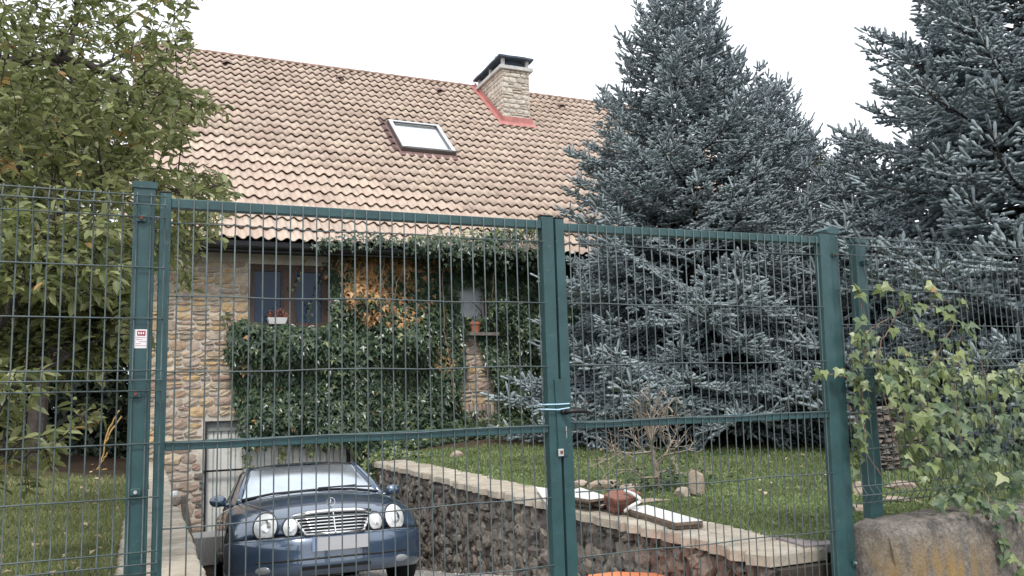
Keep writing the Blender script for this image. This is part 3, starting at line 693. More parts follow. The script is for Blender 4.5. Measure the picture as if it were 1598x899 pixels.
# ================================================================ GATE
GY = 3.6
def zy(x, y, Y): return float(onY(x, y, Y)[2])
def xy_(x, y, Y): return float(onY(x, y, Y)[0])
def lin(z, z0, v0, z1, v1): return v0+(v1-v0)*(z-z0)/(z1-z0)
class Upright:            # straight bar whose edges run through two photo points
    def __init__(s, top, bot, Y):
        a, b = onY(*top, Y), onY(*bot, Y); s.a, s.b = a, b
    def x(s, z): return lin(z, s.a[2], s.a[0], s.b[2], s.b[0])
def bar(mb, L, R, z0, z1, y0, y1, m=0):
    mb.hexa([(L.x(z) if i == 0 else R.x(z), y, z) for z in (z0, z1) for y in (y0, y1) for i in (0, 1)], m)
def bevel(o, w=.003, seg=2):
    m = o.modifiers.new('bevel', 'BEVEL'); m.width = w; m.segments = seg; m.limit_method = 'ANGLE'
    return o
def gate_leaf(label, sl, sr, tz, mz, nwire, lock=False):
    """sl/sr: (left edge, right edge) Uprights of both stiles; tz/mz: z of top rail top / mid rail top at both ends"""
    base = (sl[0].x(.1), GY, .1)
    t = thing('gate_leaf', label, 'gate', base)
    iL, iR = sl[1], sr[0]
    def Z(h, s):            # nominal height above the ground -> sagging leaf; h_top=2.38, h_mid=1.41
        a = lin(h, 2.38, tz[0], 1.41, mz[0]); b = lin(h, 2.38, tz[1], 1.41, mz[1]); return a+(b-a)*s
    def X(s, z): return iL.x(z)+(iR.x(z)-iL.x(z))*s
    for (u, v), s in ((sl, 0), (sr, 1)):
        m = MB(); bar(m, u, v, .06, Z(2.38, s)+.02, GY-.025, GY+.025); bevel(obj('stile', m, M['green'], t), .004)
        m = MB(); bar(m, u, v, Z(2.38, s)+.0205, Z(2.38, s)+.026, GY-.027, GY+.027); obj('end_cap', m, M['black'], t)
    def rail(name, h0, h1):
        m = MB(); P = []
        for h in (h0, h1):
            for y in (GY-.02, GY+.02):
                for s in (0, 1):
                    z = Z(h, s); P.append((X(s, z), y, z))
        m.hexa(P); bevel(obj(name, m, M['green'], t), .003)
    rail('top_rail', 2.38-.04, 2.38); rail('middle_rail', 1.41-.036, 1.41); rail('bottom_rail', .1, .14)
    yw = GY-.024
    for i in range(nwire):
        s = (i+.5)/nwire + random.uniform(-.0016, .0016)
        pts = []
        bow = random.gauss(0, .0014)
        for h in (2.378, 1.9, 1.4, .75, .12):
            z = Z(h, s); pts.append((X(s, z)+bow*math.sin((h-.12)/2.26*PI), yw, z))
        m = MB(); m.tube(pts, .0031, 5); obj('vertical_wire', m, M['green_wire'], t, smooth=True)
    for k, h in enumerate((2.275, 1.98, 1.68, 1.405, 1.08, .78, .48, .2)):
        pts = []
        for j in range(9):
            s = j/8; z = Z(h, s)+(.004*math.sin(j*1.7+k) if 0 < j < 8 else 0); pts.append((X(s, z), yw-.005, z))
        m = MB(); m.tube(pts, .0031, 5); obj('horizontal_wire', m, M['green_wire'], t, smooth=True)
    return t, X, Z
LL = (Upright((249.5, 300), (234.8, 899), GY), Upright((268, 300), (251.6, 899), GY))
LR = (Upright((842.5, 360), (861.5, 899), GY), Upright((860.5, 360), (879, 899), GY))
RL = (Upright((863.5, 360), (882.5, 899), GY), Upright((877, 360), (899, 899), GY))
RR = (Upright((1274, 370), (1303, 899), GY), Upright((1289, 370), (1320.5, 899), GY))
gl_, XL, ZL = gate_leaf('green mesh gate leaf standing in front of the blue car', LL, LR, (zy(268, 311, GY), zy(841, 345, GY)), (zy(258, 689, GY), zy(850, 663, GY)), 30)
gr_, XR, ZR = gate_leaf('green mesh gate leaf with black lever handle, in front of the spruce', RL, RR, (zy(878, 349.5, GY), zy(1272, 370, GY)), (zy(889, 658, GY), zy(1296, 641, GY)), 31)
# lock parts on the right leaf
zc = zy(870, 592, GY-.03); zb = zy(875, 712, GY-.03)
m = MB(); a = Upright((865, 592), (872, 712), GY-.03); b_ = Upright((877.5, 592), (886, 712), GY-.03); bar(m, a, b_, zb, zc, GY-.0335, GY-.0255); bevel(obj('cover_strip', m, M['green'], gr_), .002)
p = onY(883.3, 675, GY-.037); m = MB(); m.box(p[0]-.009, p[0]+.009, GY-.030, GY-.0262, p[2]-.028, p[2]+.028); esc = bevel(obj('lock_plate', m, M['galv'], gr_), .003)
m = MB(); m.tube([(p[0], GY-.036, p[2]+.004), (p[0], GY-.0303, p[2]+.004)], .0045, 10); m.box(p[0]-.0025, p[0]+.0025, GY-.033, GY-.0303, p[2]-.018, p[2]); obj('keyhole', m, M['rust'], esc)
p = onY(876, 706, GY-.037); m = MB(); m.box(p[0]-.016, p[0]+.012, GY-.040, GY-.034, p[2]-.018, p[2]+.016); bevel(obj('latch_plate', m, M['galv'], gr_), .002)
m = MB(); m.box(p[0]-.006, p[0]+.006, GY-.044, GY-.0402, p[2]-.006, p[2]+.008); obj('latch_bolt', m, M['rust'], gr_)
p = onY(881, 643, GY-.05); q = onY(915, 641, GY-.08)
m = MB(); m.tube([(p[0], GY-.025, p[2]), (p[0], GY-.06, p[2])], .013, 12); m.tube([(p[0], GY-.055, p[2]+.001), (p[0]+.02, GY-.075, p[2]+.003), ((p[0]+q[0])/2, GY-.08, p[2]+.004), (q[0], GY-.08, q[2]-.002)], [.012, .012, .010, .011], 8); obj('handle', m, M['black'], gr_, smooth=True)
# pale blue cord tying the leaves
cd = MB()
for (ya, yb, dz) in ((631.5, 630, 0), (639, 636.5, .0)):
    a = onY(851, ya, GY-.04); b_ = onY(889, yb, GY-.04); x0, x1 = a[0]-.004, b_[0]+.004; z0, z1 = a[2], b_[2]
    P = [(x0, GY-.03, z0), (x0+.01, GY-.043, z0), ((x0+x1)/2, GY-.045, (z0+z1)/2-.001-(.004 if ya > 635 else 0)), (x1-.01, GY-.043, z1), (x1, GY-.03, z1), (x1, GY+.03, z1), ((x0+x1)/2, GY+.036, (z0+z1)/2), (x0, GY+.03, z0), (x0, GY-.03, z0)]
    cd.tube(P, .0036, 6)
tag(obj('cord', cd, M['cord'], None, smooth=True), 'pale blue cord wound twice around the closed gate stiles', 'cord')

# ---- gate posts
def post(name, label, L, R, z1, y0, y1, domed=False, group=None):
    t = thing(name, label, 'post', ((L.x(0)+R.x(0))/2, (y0+y1)/2, 0), group)
    m = MB(); bar(m, L, R, 0, z1, y0, y1); bevel(obj('shaft', m, M['green'], t), .006, 3)
    m = MB(); xa, xb = L.x(z1)-.006, R.x(z1)+.006; n = 8; vs = []
    for yy_ in (y0-.006, y1+.006):
        for i in range(n+1):
            s = i/n; vs.append((xa+(xb-xa)*s, yy_, z1+.012+(.022 if domed else .004)*math.sin(PI*s)))
        vs += [(xb, yy_, z1-.012), (xa, yy_, z1-.012)]
    k = n+3; fs = [(i, i+1, k+i+1, k+i) for i in range(n)]+[tuple(range(k-1, -1, -1)), tuple(k+i for i in range(k)), (n, n+1, k+n+1, k+n), (n+2, 0, k, k+n+2), (n+1, n+2, k+n+2, k+n+1)]
    m.add(vs, [f[::-1] for f in fs]); obj('cap', m, M['green'], t)
    return t
PLy = GY-.045
PL = post('gate_post', 'thick square green gate post carrying the small white sticker', Upright((208.8, 292), (192.4, 899), PLy), Upright((243.5, 292), (228, 899), PLy), zy(226, 289, PLy), PLy, PLy+.09)
PR_ = post('gate_post', 'square green gate post with domed cap beside the ivy', Upright((1291, 372), (1321.5, 899), GY-.01), Upright((1308, 372), (1337.5, 899), GY-.01), zy(1300, 362, GY-.01), GY-.01, GY+.09, True)
def clip(px, py, Y, parent, w=.036, h=.026, bolt='rust'):
    p = onY(px, py, Y); m = MB(); m.box(p[0]-w/2, p[0]+w/2, Y-.007, Y+.0, p[2]-h/2, p[2]+h/2)
    c = bevel(obj('clip', m, M['green'], parent), .002)
    m = MB(); m.tube([(p[0], Y-.016, p[2]), (p[0], Y-.0072, p[2])], [.007, .007], 6); obj('bolt', m, M[bolt], c)
for (cx, cy, bt) in ((220.5, 341, 'rust'), (211.5, 615, 'rust'), (211, 768, 'galv')): clip(cx, cy, PLy-.009, PL, bolt=bt)
clip(1302, 398, GY-.02, PR_, .03, .02); clip(1333, 878, GY-.02, PR_, .03, .03, 'galv')
# hinge stubs
for (hx, hy, pp) in ((247, 341, PL), (1290, 400, PR_)):
    p = onY(hx, hy, GY); m = MB(); m.tube([(p[0]-.02, GY, p[2]), (p[0]+.03, GY, p[2])], .009, 8); obj('hinge_bolt', m, M['galv'], pp)
# sticker
Ys = PLy-.0015; a = onY(210, 514, Ys); b_ = onY(230.5, 543.5, Ys)
m = MB(); m.box(a[0], b_[0], Ys, Ys+.001, b_[2], a[2]); st = obj('sticker', m, M['sticker'], PL)
W_, H_ = b_[0]-a[0], a[2]-b_[2]
m = MB(); m.box(a[0]+W_*.2, a[0]+W_*.8, Ys-.0012, Ys-.0002, a[2]-H_*.33, a[2]-H_*.07); obj('print', m, M['sticker_red'], st)
m = MB()
for i, (l, r_) in enumerate(((.12, .8), (.12, .6), (.3, .88), (.12, .5), (.12, .86))): m.box(a[0]+W_*l, a[0]+W_*r_, Ys-.0012, Ys-.0002, a[2]-H_*(.43+i*.11), a[2]-H_*(.405+i*.11))
obj('print', m, M['print'], st)
m = MB()
for i in range(3): m.box(a[0]+W_*(.27+.17*i), a[0]+W_*(.37+.17*i), Ys-.002, Ys-.0014, a[2]-H_*.26, a[2]-H_*.14)
obj('print', m, M['sticker'], st)
# ---- mesh fence panels with V folds
def fence_panel(label, xs, ztop, nlev, slope, Yp, base, x_end, wl=None, wr=None, per=3, fold=.05):
    """xs: vertical wire X positions; folds pushed towards the street"""
    t = thing('mesh_fence', label, 'fence', base)
    lev = []; z = ztop
    pattern = []          # list of (z, yoffset)
    pattern.append((z, 0)); pattern.append((z-fold, -.035)); pattern.append((z-2*fold, 0)); z -= 2*fold
    for g_ in range(nlev):
        for i in range(per):
            z -= .2; pattern.append((z, 0))
        pattern.append((z-fold*.9, -.035)); pattern.append((z-2*fold*.9, 0)); z -= 2*fold*.9
    zb = z-.02
    x0, x1 = xs[0]-.012, x_end
    sh = lambda x: slope*(x-xs[0])
    for i, x in enumerate(xs):
        m = MB(); pts = [(x, Yp, ztop+.012+sh(x))]+[(x, Yp+dy, zz+sh(x)) for zz, dy in pattern]+[(x, Yp, zb+sh(x))]
        m.tube(pts, .0030, 5); obj('vertical_wire', m, M['green_wire'], t, smooth=True)
    for zz, dy in pattern:
        m = MB(); m.tube([(x0, Yp+dy-.005, zz), ((x0+x1)/2, Yp+dy-.005, zz+sh((x0+x1)/2)+random.uniform(-.002, .002)), (x1, Yp+dy-.005, zz+sh(x1))], .0030, 5)
        obj('horizontal_wire', m, M['green_wire'], t, smooth=True)
    return t, zb
YP = PLy-.012
xr = xy_(258, 310, YP)
xs = [xr-.0505*i for i in range(22)][::-1]
fence_panel('folded green mesh fence panel in front of the leafy fruit tree', xs, zy(210, 303, YP), 3, -.004, YP, (-.5, YP, .2), xr+.004, fold=.043)
YP2 = GY-.03
xl2 = xy_(1305, 380, YP2)
xs = [xl2+.0505*i for i in range(44)]
fence_panel('folded green mesh fence panel above the mossy concrete wall', xs, zy(1303, 370, YP2), 2, 0.0, YP2, (4.5, YP2, .9), xs[-1]+.01)
FP = post('fence_post', 'slim green fence post standing on the concrete wall among ivy', Upright((1335, 380), (1360, 805), GY+.03), Upright((1351, 380), (1380, 805), GY+.03), zy(1343, 376, GY+.03), GY+.03, GY+.09)
p = onY(1353, 410, GY+.0); m = MB(); m.box(p[0]-.02, p[0]+.015, GY-.02, GY+.028, p[2]-.012, p[2]+.012); obj('clip', m, M['green'], FP)
# ================================================================ STREET WALLS UNDER THE FENCES
def rounded_wall(name, label, x0, x1, yf, yb, ztop, m, nx=60):
    V = []; xs = np.linspace(x0, x1, nx)
    prof = [(yf, -.1), (yf, ztop-.35), (yf, ztop-.2), (yf+.004, ztop-.08), (yf+.03, ztop-.022), (yf+.08, ztop-.003), ((yf+yb)/2, ztop), (yb-.08, ztop-.005), (yb-.01, ztop-.05), (yb, ztop-.15), (yb, -.1)]
    k = len(prof)
    for i, x in enumerate(xs):
        e = max(0, 1-(x-x0)/.10); dz = .03*e*e
        for (y, z) in prof: V.append((x+.01*math.sin(z*23), y+random.uniform(-.006, .006)+(.0 if y > (yf+yb)/2 else .03*e*e), z+random.uniform(-.006, .006)-(dz if z > .4 else 0)+.012*math.sin(x*3.1)))
    F = [(i*k+j, (i+1)*k+j, (i+1)*k+j+1, i*k+j+1) for i in range(nx-1) for j in range(k-1)]
    V = np.array(V); o = None
    b = MB(); b.add(V, F); b.f += [tuple(range(k)), tuple(reversed([(nx-1)*k+j for j in range(k)]))]; b.m += [0, 0]
    o = obj(name, b, m, None, smooth=True); return tag(o, label, 'wall')
rounded_wall('concrete_wall', 'rounded mossy concrete wall with ochre streaks under the ivy', 3.62, 9.0, 3.33, 3.72, .83, M['concrete'], 110)
rounded_wall('concrete_wall', 'grey concrete wall below the fence beside the dry lawn', -9.0, -.16, 3.45, 3.8, .42, M['concrete'], 60)
# ================================================================ CAR
SLOPE = math.atan((drive_z(11.04)-drive_z(8.35))/2.69)
CY0 = 7.5
car = thing('parked_car', 'dark blue coupe with four round headlamps parked on the sloping driveway', 'car', (1.585, CY0, drive_z(8.35)-SLOPE*-0.85*-1 if False else drive_z(8.35)-math.tan(SLOPE)*.85), local=True, rot=(SLOPE, 0, -.036))
def plan(x): return .36*(min(abs(x), .9)/.86)**2.8
def nose(x, z): return plan(x)+max(0, z-.5)*.62
ST = [(0.03, .80, .24, .50, .52), (.05, .84, .22, .60, .635), (.10, .85, .19, .655, .69), (.22, .858, .18, .71, .755), (.5, .862, .17, .77, .85), (.8, .864, .17, .81, .905), (1.1, .864, .17, .85, .955), (1.35, .864, .17, .87, .975), (2.0, .862, .17, .89, .93), (3.0, .862, .17, .90, .93), (3.7, .858, .19, .90, .95), (4.2, .84, .24, .88, .93), (4.48, .80, .3, .82, .87), (4.56, .74, .36, .7, .74)]
V = []; NP = 9
for k, (y, w_, zb, zs, zt) in enumerate(ST):
    half = [(0, zb), (.7*w_, zb), (.95*w_, zb+.07), (w_, .42), (.992*w_, zs-.10), (.95*w_, zs-.012), (.74*w_, zs+.5*(zt-zs)), (.38*w_, zs+.86*(zt-zs)), (0, zt)]
    fade = max(0, 1-y/1.3)
    for sgn in (1, -1):
        for i, (x, z) in enumerate(half):
            if sgn < 0 and i in (0, 8): continue
            V.append((x*sgn, y+plan(x)*fade**1.2+(max(0, z-.5)*.62*max(0, 1-y/.35)), z))
NR = 16
def rid(k, sgn, i):      # vertex index in station k
    if sgn > 0 or i in (0, 8): return k*NR+i
    return k*NR+9+(i-1)
Fc = []
for k in range(len(ST)-1):
    for sgn in (1, -1):
        for i in range(8):
            q = (rid(k, sgn, i), rid(k+1, sgn, i), rid(k+1, sgn, i+1), rid(k, sgn, i+1))
            Fc.append(q if sgn < 0 else q[::-1])
for k, fl in ((0, 1), (len(ST)-1, 0)):
    # end cap: strips across
    prs = [(rid(k, 1, i), rid(k, -1, i)) for i in range(1, 8)]
    q = [(rid(k, 1, 0), prs[0][0], prs[0][1])]
    q = []
    q.append((prs[0][1], rid(k, 1, 0), prs[0][0], prs[1][0], prs[1][1]))
    for a, b_ in zip(prs[1:], prs[2:]): q.append((a[1], a[0], b_[0], b_[1]))
    q.append((prs[-1][1], prs[-1][0], rid(k, 1, 8)))
    Fc += [f if fl else f[::-1] for f in q]
def evalmesh(me, mods):
    o = bpy.data.objects.new('tmp', me); C.objects.link(o)
    for t, kw in mods:
        m = o.modifiers.new(t, t)
        for a, b_ in kw.items(): setattr(m, a, b_)
    dg = bpy.context.evaluated_depsgraph_get(); dg.update()
    r = bpy.data.meshes.new_from_object(o.evaluated_get(dg)); bpy.data.objects.remove(o); return r
me = bpy.data.meshes.new('body'); me.from_pydata(V, [], Fc); me.materials.append(M['paint'])
bm = bmesh.new(); bm.from_mesh(me); bmesh.ops.recalc_face_normals(bm, faces=bm.faces); bm.to_mesh(me); bm.free()
me = evalmesh(me, [('SUBSURF', dict(levels=2, render_levels=2))])
cut = MB()
for sx in (-1, 1):
    for wy in (.85, 3.54):
        n = 28; a = [(sx*.62, wy+.365*math.cos(2*PI*i/n), .30+.365*math.sin(2*PI*i/n)) for i in range(n)]; b_ = [(sx*.95, p[1], p[2]) for p in a]
        cut.add(a+b_, [(i, (i+1) % n, n+(i+1) % n, n+i) for i in range(n)]+[tuple(range(n-1, -1, -1)), tuple(n+i for i in range(n))])
cme = bpy.data.meshes.new('cut'); cme.from_pydata(cut.v, [], cut.f)
bm = bmesh.new(); bm.from_mesh(cme); bmesh.ops.recalc_face_normals(bm, faces=bm.faces); bm.to_mesh(cme); bm.free()
co = bpy.data.objects.new('cut', cme); C.objects.link(co)
me2 = evalmesh(me, [('BOOLEAN', dict(object=co, operation='DIFFERENCE', solver='EXACT'))]); bpy.data.objects.remove(co)
if len(me2.polygons) < 500: me2 = me
me2.polygons.foreach_set('use_smooth', [True]*len(me2.polygons)); me2.set_sharp_from_angle(angle=math.radians(38))
body = put('body', me2, car)
# cabin: roof, pillars, glass
BR = [(-.60, 1.42, .925), (-.69, 1.62, .90)]
def cab(name, quads, m, parent=car, nu=8, nv=6, bulge=.03, nrm=(0, 0, 1), thick=0):
    """bilinear patch with bulge"""
    o_ = None
    A, B, Cc, D = [np.array(p) for p in quads]; Vv = []
    for j in range(nv+1):
        for i in range(nu+1):
            u, v = i/nu, j/nv; P = (A*(1-u)+B*u)*(1-v)+(D*(1-u)+Cc*u)*v
            P = P+np.array(nrm)*bulge*(1-(2*u-1)**2)*(.35+.65*(1-(2*v-1)**2)); Vv.append(P)
    F_ = [(j*(nu+1)+i, j*(nu+1)+i+1, (j+1)*(nu+1)+i+1, (j+1)*(nu+1)+i) for j in range(nv) for i in range(nu)]
    b = MB(); b.add(Vv, F_); return obj(name, b, m, parent, smooth=True)
wn = (0, -.62, .78)
WBL, WBR, WTL, WTR = (-.70, 1.40, .925), (.70, 1.40, .925), (-.555, 2.05, 1.275), (.555, 2.05, 1.275)
cab('windscreen', (WBL, WBR, WTR, WTL), M['wind'], bulge=.10, nrm=(0, -.9, .25), nu=14)
cab('roof', ((-.56, 2.05, 1.275), (.56, 2.05, 1.275), (.56, 3.0, 1.285), (-.56, 3.0, 1.285)), M['paint'], bulge=.075, nrm=(0, -.35, .9), nu=14)
cab('rear_window', ((-.55, 3.0, 1.285), (.55, 3.0, 1.285), (.66, 3.85, .95), (-.66, 3.85, .95)), M['wind'], bulge=.05)
for sx in (-1, 1):
    Q = ((sx*.735, 1.50, .875), (sx*.745, 2.75, .895), (sx*.60, 2.72, 1.265), (sx*.575, 2.08, 1.262))
    cab('side_window', Q, M['wind'], bulge=.02, nrm=(sx, 0, 0))
    cab('side_window', ((sx*.745, 2.80, .895), (sx*.74, 3.55, .905), (sx*.62, 3.15, 1.24), (sx*.60, 2.78, 1.265)), M['wind'], bulge=.02, nrm=(sx, 0, 0))
    m = MB(); m.tube([(sx*.72, 1.36, .885), (sx*.665, 1.62, 1.06), (sx*.60, 1.9, 1.21), (sx*.565, 2.06, 1.275), (sx*.58, 2.5, 1.295), (sx*.58, 3.0, 1.285), (sx*.65, 3.5, 1.09), (sx*.70, 3.9, .93)], [.03, .028, .027, .027, .024, .025, .04, .05], 8); obj('pillar', m, M['paint'], car, smooth=True)
    m = MB(); m.tube([(sx*.742, 1.45, .873), (sx*.758, 2.1, .885), (sx*.76, 2.8, .895), (sx*.75, 3.6, .905)], .012, 6); obj('window_trim', m, M['black'], car)
    m = MB(); m.tube([(sx*.75, 2.77, .89), (sx*.598, 2.75, 1.27)], .018, 6); obj('pillar', m, M['black'], car)
m = MB(); m.tube([(-.70, 1.39, .92), (-.4, 1.32, .96), (0, 1.29, .972), (.4, 1.32, .96), (.70, 1.39, .92)], .014, 6); obj('cowl', m, M['black'], car)
m = MB(); m.tube([(-.555, 2.045, 1.278), (-.3, 1.975, 1.30), (0, 1.955, 1.307), (.3, 1.975, 1.30), (.555, 2.045, 1.278)], .008, 6); obj('screen_seal', m, M['black'], car)
m = MB(); m.tube([(.05, 1.26, .985), (.3, 1.29, .99), (.62, 1.36, .975)], .009, 5); m.tube([(.1, 1.27, .985), (.45, 1.335, 1.0)], .006, 5); obj('wiper', m, M['black'], car)
# bumper
prof = [(.04, .525), (-.005, .518), (-.028, .49), (-.034, .40), (-.026, .345), (-.034, .30), (-.028, .24), (.01, .19), (.06, .18)]
path = []
for i in range(-12, 13):
    x = i/12*.80; path.append((x, plan(x)+.02, ))
L_ = [(-.862, .72), (-.858, .58), (-.842, .44)]; pts = L_+path+[(-a, b_) for a, b_ in L_[::-1]]
vs = []; 
for i, (x, y) in enumerate(pts):
    a = np.array(pts[max(i-1, 0)]); b_ = np.array(pts[min(i+1, len(pts)-1)]); d = (b_-a)/np.linalg.norm(b_-a); n_ = np.array([-d[1], d[0]])
    for off, z in prof:
        q = np.array([x, y])+n_*off*1.0; vs.append((q[0], q[1], z))
k = len(prof); fs = [(i*k+j, (i+1)*k+j, (i+1)*k+j+1, i*k+j+1) for i in range(len(pts)-1) for j in range(k-1)]
m = MB(); m.add(vs, fs); bump_ = obj('bumper', m, M['paint'], car, smooth=True)
m = MB(); m.tube([(x, y-.036, .325) for x, y in path[2:-2]], .008, 5); obj('trim_strip', m, M['black'], bump_)
m = MB(); m.tube([(x*1.0, plan(x)+.0, .527) for x in np.linspace(-.82, .82, 21)], .006, 5); obj('seam', m, M['dark'], bump_)
m = MB(); n=8
yf = -.02
m.box(-.30, .30, yf+.002, yf+.05, .235, .262); obj('air_intake', m, M['dark'], bump_)
for sx in (-1, 1):
    x = sx*.60; m = MB(); m.disc((x, plan(x)-.022, .262), (sx*.35, -1, 0), .07, .03, dome=.012, m=0); obj('fog_light', m, M['fog'], bump_, smooth=True)
# licence plate (blank)
m = MB(); m.box(-.26+.05, .26+.02, -.066, -.056, .385, .495); pl = obj('number_plate', m, M['plate'], car)
m = MB(); m.box(-.21, -.165, -.068, -.0665, .385, .495); obj('plate_band', m, M['plate_blue'], pl)
# headlights
for sx in (-1, 1):
    for (x, z, rx, rz) in ((.575, .625, .102, .116), (.375, .60, .06, .08)):
        y = nose(x, z)-.012; nr = (sx*(.42 if x > .5 else .16), -1, .22)
        m = MB(); m.disc((sx*x, y+.01, z), nr, rx+.012, rz+.012, dome=.02, n=24); hl = obj('headlight', m, M['black'], car, smooth=True)
        m = MB(); m.disc((sx*x, y-.002, z), nr, rx, rz, dome=.032, n=24); obj('lens', m, M['lamp_glass'], hl, smooth=True)
        m = MB(); m.disc((sx*x, y-.036, z), nr, rx*.45, rz*.45, dome=.006, n=16, rings=2); obj('reflector', m, M['chrome'], hl, smooth=True)
# grille
def gy(x, z): return nose(x, z)-.012
gt, gbm = .70, .525
m = MB(); fr_ = [(-.345, gt-.01), (-.2, gt+.012), (0, gt+.018), (.2, gt+.012), (.345, gt-.01)]
m.tube([(x, gy(x, z)-.006, z) for x, z in fr_], .021, 8); m.tube([(x, gy(x, z), z) for x, z in [(-.355, gt-.012), (-.33, .66), (-.285, .585), (-.25, gbm)]], .014, 6); m.tube([(-x, gy(x, z), z) for x, z in [(-.355, gt-.012), (-.33, .66), (-.285, .585), (-.25, gbm)]], .014, 6)
m.tube([(x, gy(x, gbm), gbm) for x in (-.25, 0, .25)], .014, 6)
gri = obj('grille', m, M['chrome'], car, smooth=True)
m = MB(); m.add([(-.345, gy(.3, gt)+.0, gt-.01), (.345, gy(.3, gt), gt-.01), (.25, gy(.25, gbm)-.004, gbm), (-.25, gy(.25, gbm)-.004, gbm), (0, gy(0, gt)-.004, gt+.01), (0, gy(0, gbm)-.006, gbm)], [(0, 3, 5, 4), (4, 5, 2, 1)]); obj('backing', m, M['dark'], gri)
for i in range(5):
    z = gbm+.026+i*.028; hw = .262+(.345-.25)*(z-gbm)/(gt-gbm)-.006
    m = MB(); m.tube([(x, gy(x, z)-.010, z) for x in np.linspace(-hw, hw, 7)], .0075, 5); obj('slat', m, M['chrome'], gri, smooth=True)
m = MB(); m.tube([(0, gy(0, gbm)-.018, gbm), (0, gy(0, gt)-.018, gt)], .008, 6); obj('centre_bar', m, M['chrome'], gri)
# three-pointed star in a ring standing on the hood
ez, ey = .80, .2; m = MB(); m.tube([(.036*math.cos(t*PI/12), ey, ez+.036*math.sin(t*PI/12)) for t in range(25)], .0032, 5)
for t in (90, 210, 330): m.tube([(0, ey, ez), (.036*math.cos(math.radians(t)), ey, ez+.036*math.sin(math.radians(t)))], [.006, .002], 4)
m.tube([(0, ey, ez-.036), (0, ey+.01, ez-.07)], .004, 5); obj('emblem', m, M['chrome'], car)
# hood shut lines
for sx in (-1, 1):
    m = MB(); P = []
    for y, x, z in ((.30, .50, .745), (.42, .60, .785), (.7, .69, .84), (1.0, .73, .885), (1.35, .745, .915)): P.append((sx*x, y, z+.0))
    m.tube(P, .004, 5); obj('seam', m, M['dark'], body)
    # mirrors
    m = MB(); c = Vector((sx*.905, 1.60, .935)); rg = []
    for j in range(7):
        a = j/6*PI
        for i in range(12):
            t = 2*PI*i/12; rg.append((c.x+.085*math.cos(a)*1., c.y+.05*math.sin(a)*math.cos(t)-.01*math.sin(a), c.z+.06*math.sin(a)*math.sin(t)))
    m.add(rg, [(j*12+i, j*12+(i+1) % 12, (j+1)*12+(i+1) % 12, (j+1)*12+i) for j in range(6) for i in range(12)])
    m.tube([(sx*.76, 1.62, .885), (sx*.88, 1.62, .905)], .022, 6); mo = obj('mirror', m, M['paint'], car, smooth=True)
    m = MB(); m.disc((c.x, c.y+.048, c.z), (0, 1, 0), .075, .045, dome=.002); obj('mirror_glass', m, M['wind'], mo)
    m = MB(); m.tube([(sx*.872, 2.3, .74), (sx*.885, 2.34, .742), (sx*.885, 2.46, .745), (sx*.872, 2.5, .745)], .009, 6); obj('door_handle', m, M['chrome'], car)
    m = MB(); m.tube([(sx*.866, 1.38, .84), (sx*.870, 1.36, .6), (sx*.868, 1.42, .25)], .004, 5); m.tube([(sx*.868, 2.72, .86), (sx*.872, 2.74, .5), (sx*.868, 2.66, .25)], .004, 5); obj('seam', m, M['dark'], body)
    m = MB(); m.tube([(sx*.872, .55, .43), (sx*.876, 1.3, .43), (sx*.876, 3.1, .43)], .012, 5); obj('side_strip', m, M['paint'], car)
    for wy in (.85, 3.54):
        n = 32; m = MB(); pr_ = [(.205, .0), (.27, -.005), (.302, .012), (.312, .04), (.312, .16), (.30, .19), (.2, .2)]
        vs = [(sx*(.87-d), wy+r_*math.cos(2*PI*i/n), .305+r_*math.sin(2*PI*i/n)) for i in range(n) for r_, d in pr_]; k = len(pr_)
        m.add(vs, [(i*k+j, i*k+j+1, ((i+1) % n)*k+j+1, ((i+1) % n)*k+j) for i in range(n) for j in range(k-1)]); wh = obj('wheel', m, M['tyre'], car, smooth=True)
        m = MB(); m.disc((sx*.79, wy, .305), (sx, 0, 0), .2, .2, n=24, dome=-.02)
        for q_ in range(7):
            a = 2*PI*q_/7; m.tube([(sx*.84, wy, .305), (sx*.85, wy+.12*math.cos(a), .305+.12*math.sin(a)), (sx*.862, wy+.205*math.cos(a), .305+.205*math.sin(a))], [.03, .018, .022], 5)
        m.tube([(sx*.865, wy+.205*math.cos(2*PI*i/24), .305+.205*math.sin(2*PI*i/24)) for i in range(25)], .01, 5)
        obj('rim', m, M['alu_light'], wh, smooth=True)
m = MB(); m.box(-.62, .62, .5, 4.2, .16, .3); obj('underbody', m, M['dark'], car)

# ================================================================ SPRUCES
def needle_mesh(shoots, nn, nlen, nwid):
    """shoots: list of (p0, dir, length, r)"""
    P0 = np.array([s[0] for s in shoots]); D = norm(np.array([s[1] for s in shoots])); L = np.array([s[2] for s in shoots])
    n = len(P0); t = np.tile(np.linspace(.0, 1, nn), (n, 1))+RNG.uniform(-.03, .03, (n, nn))
    ph = RNG.uniform(0, 2*PI, (n, nn)); up = np.where(np.abs(D[:, 2:3]) < .9, [[0, 0, 1.]], [[1., 0, 0]])
    A = norm(np.cross(D, up)); B = np.cross(D, A)
    rad = A[:, None]*np.cos(ph)[..., None]+B[:, None]*np.sin(ph)[..., None]
    base = P0[:, None]+D[:, None]*(t*L[:, None])[..., None]
    nd_ = norm(D[:, None]*RNG.uniform(.35, .9, (n, nn, 1))+rad+np.array([0, 0, .12]))
    ln = nlen*(1-.35*np.clip(t, 0, 1)**3)*RNG.uniform(.8, 1.15, (n, nn))
    side = norm(np.cross(nd_, rad+D[:, None]*.3))*nwid
    tip = base+nd_*ln[..., None]
    return np.stack([base-side, base+side, tip], 2).reshape(-1, 3)
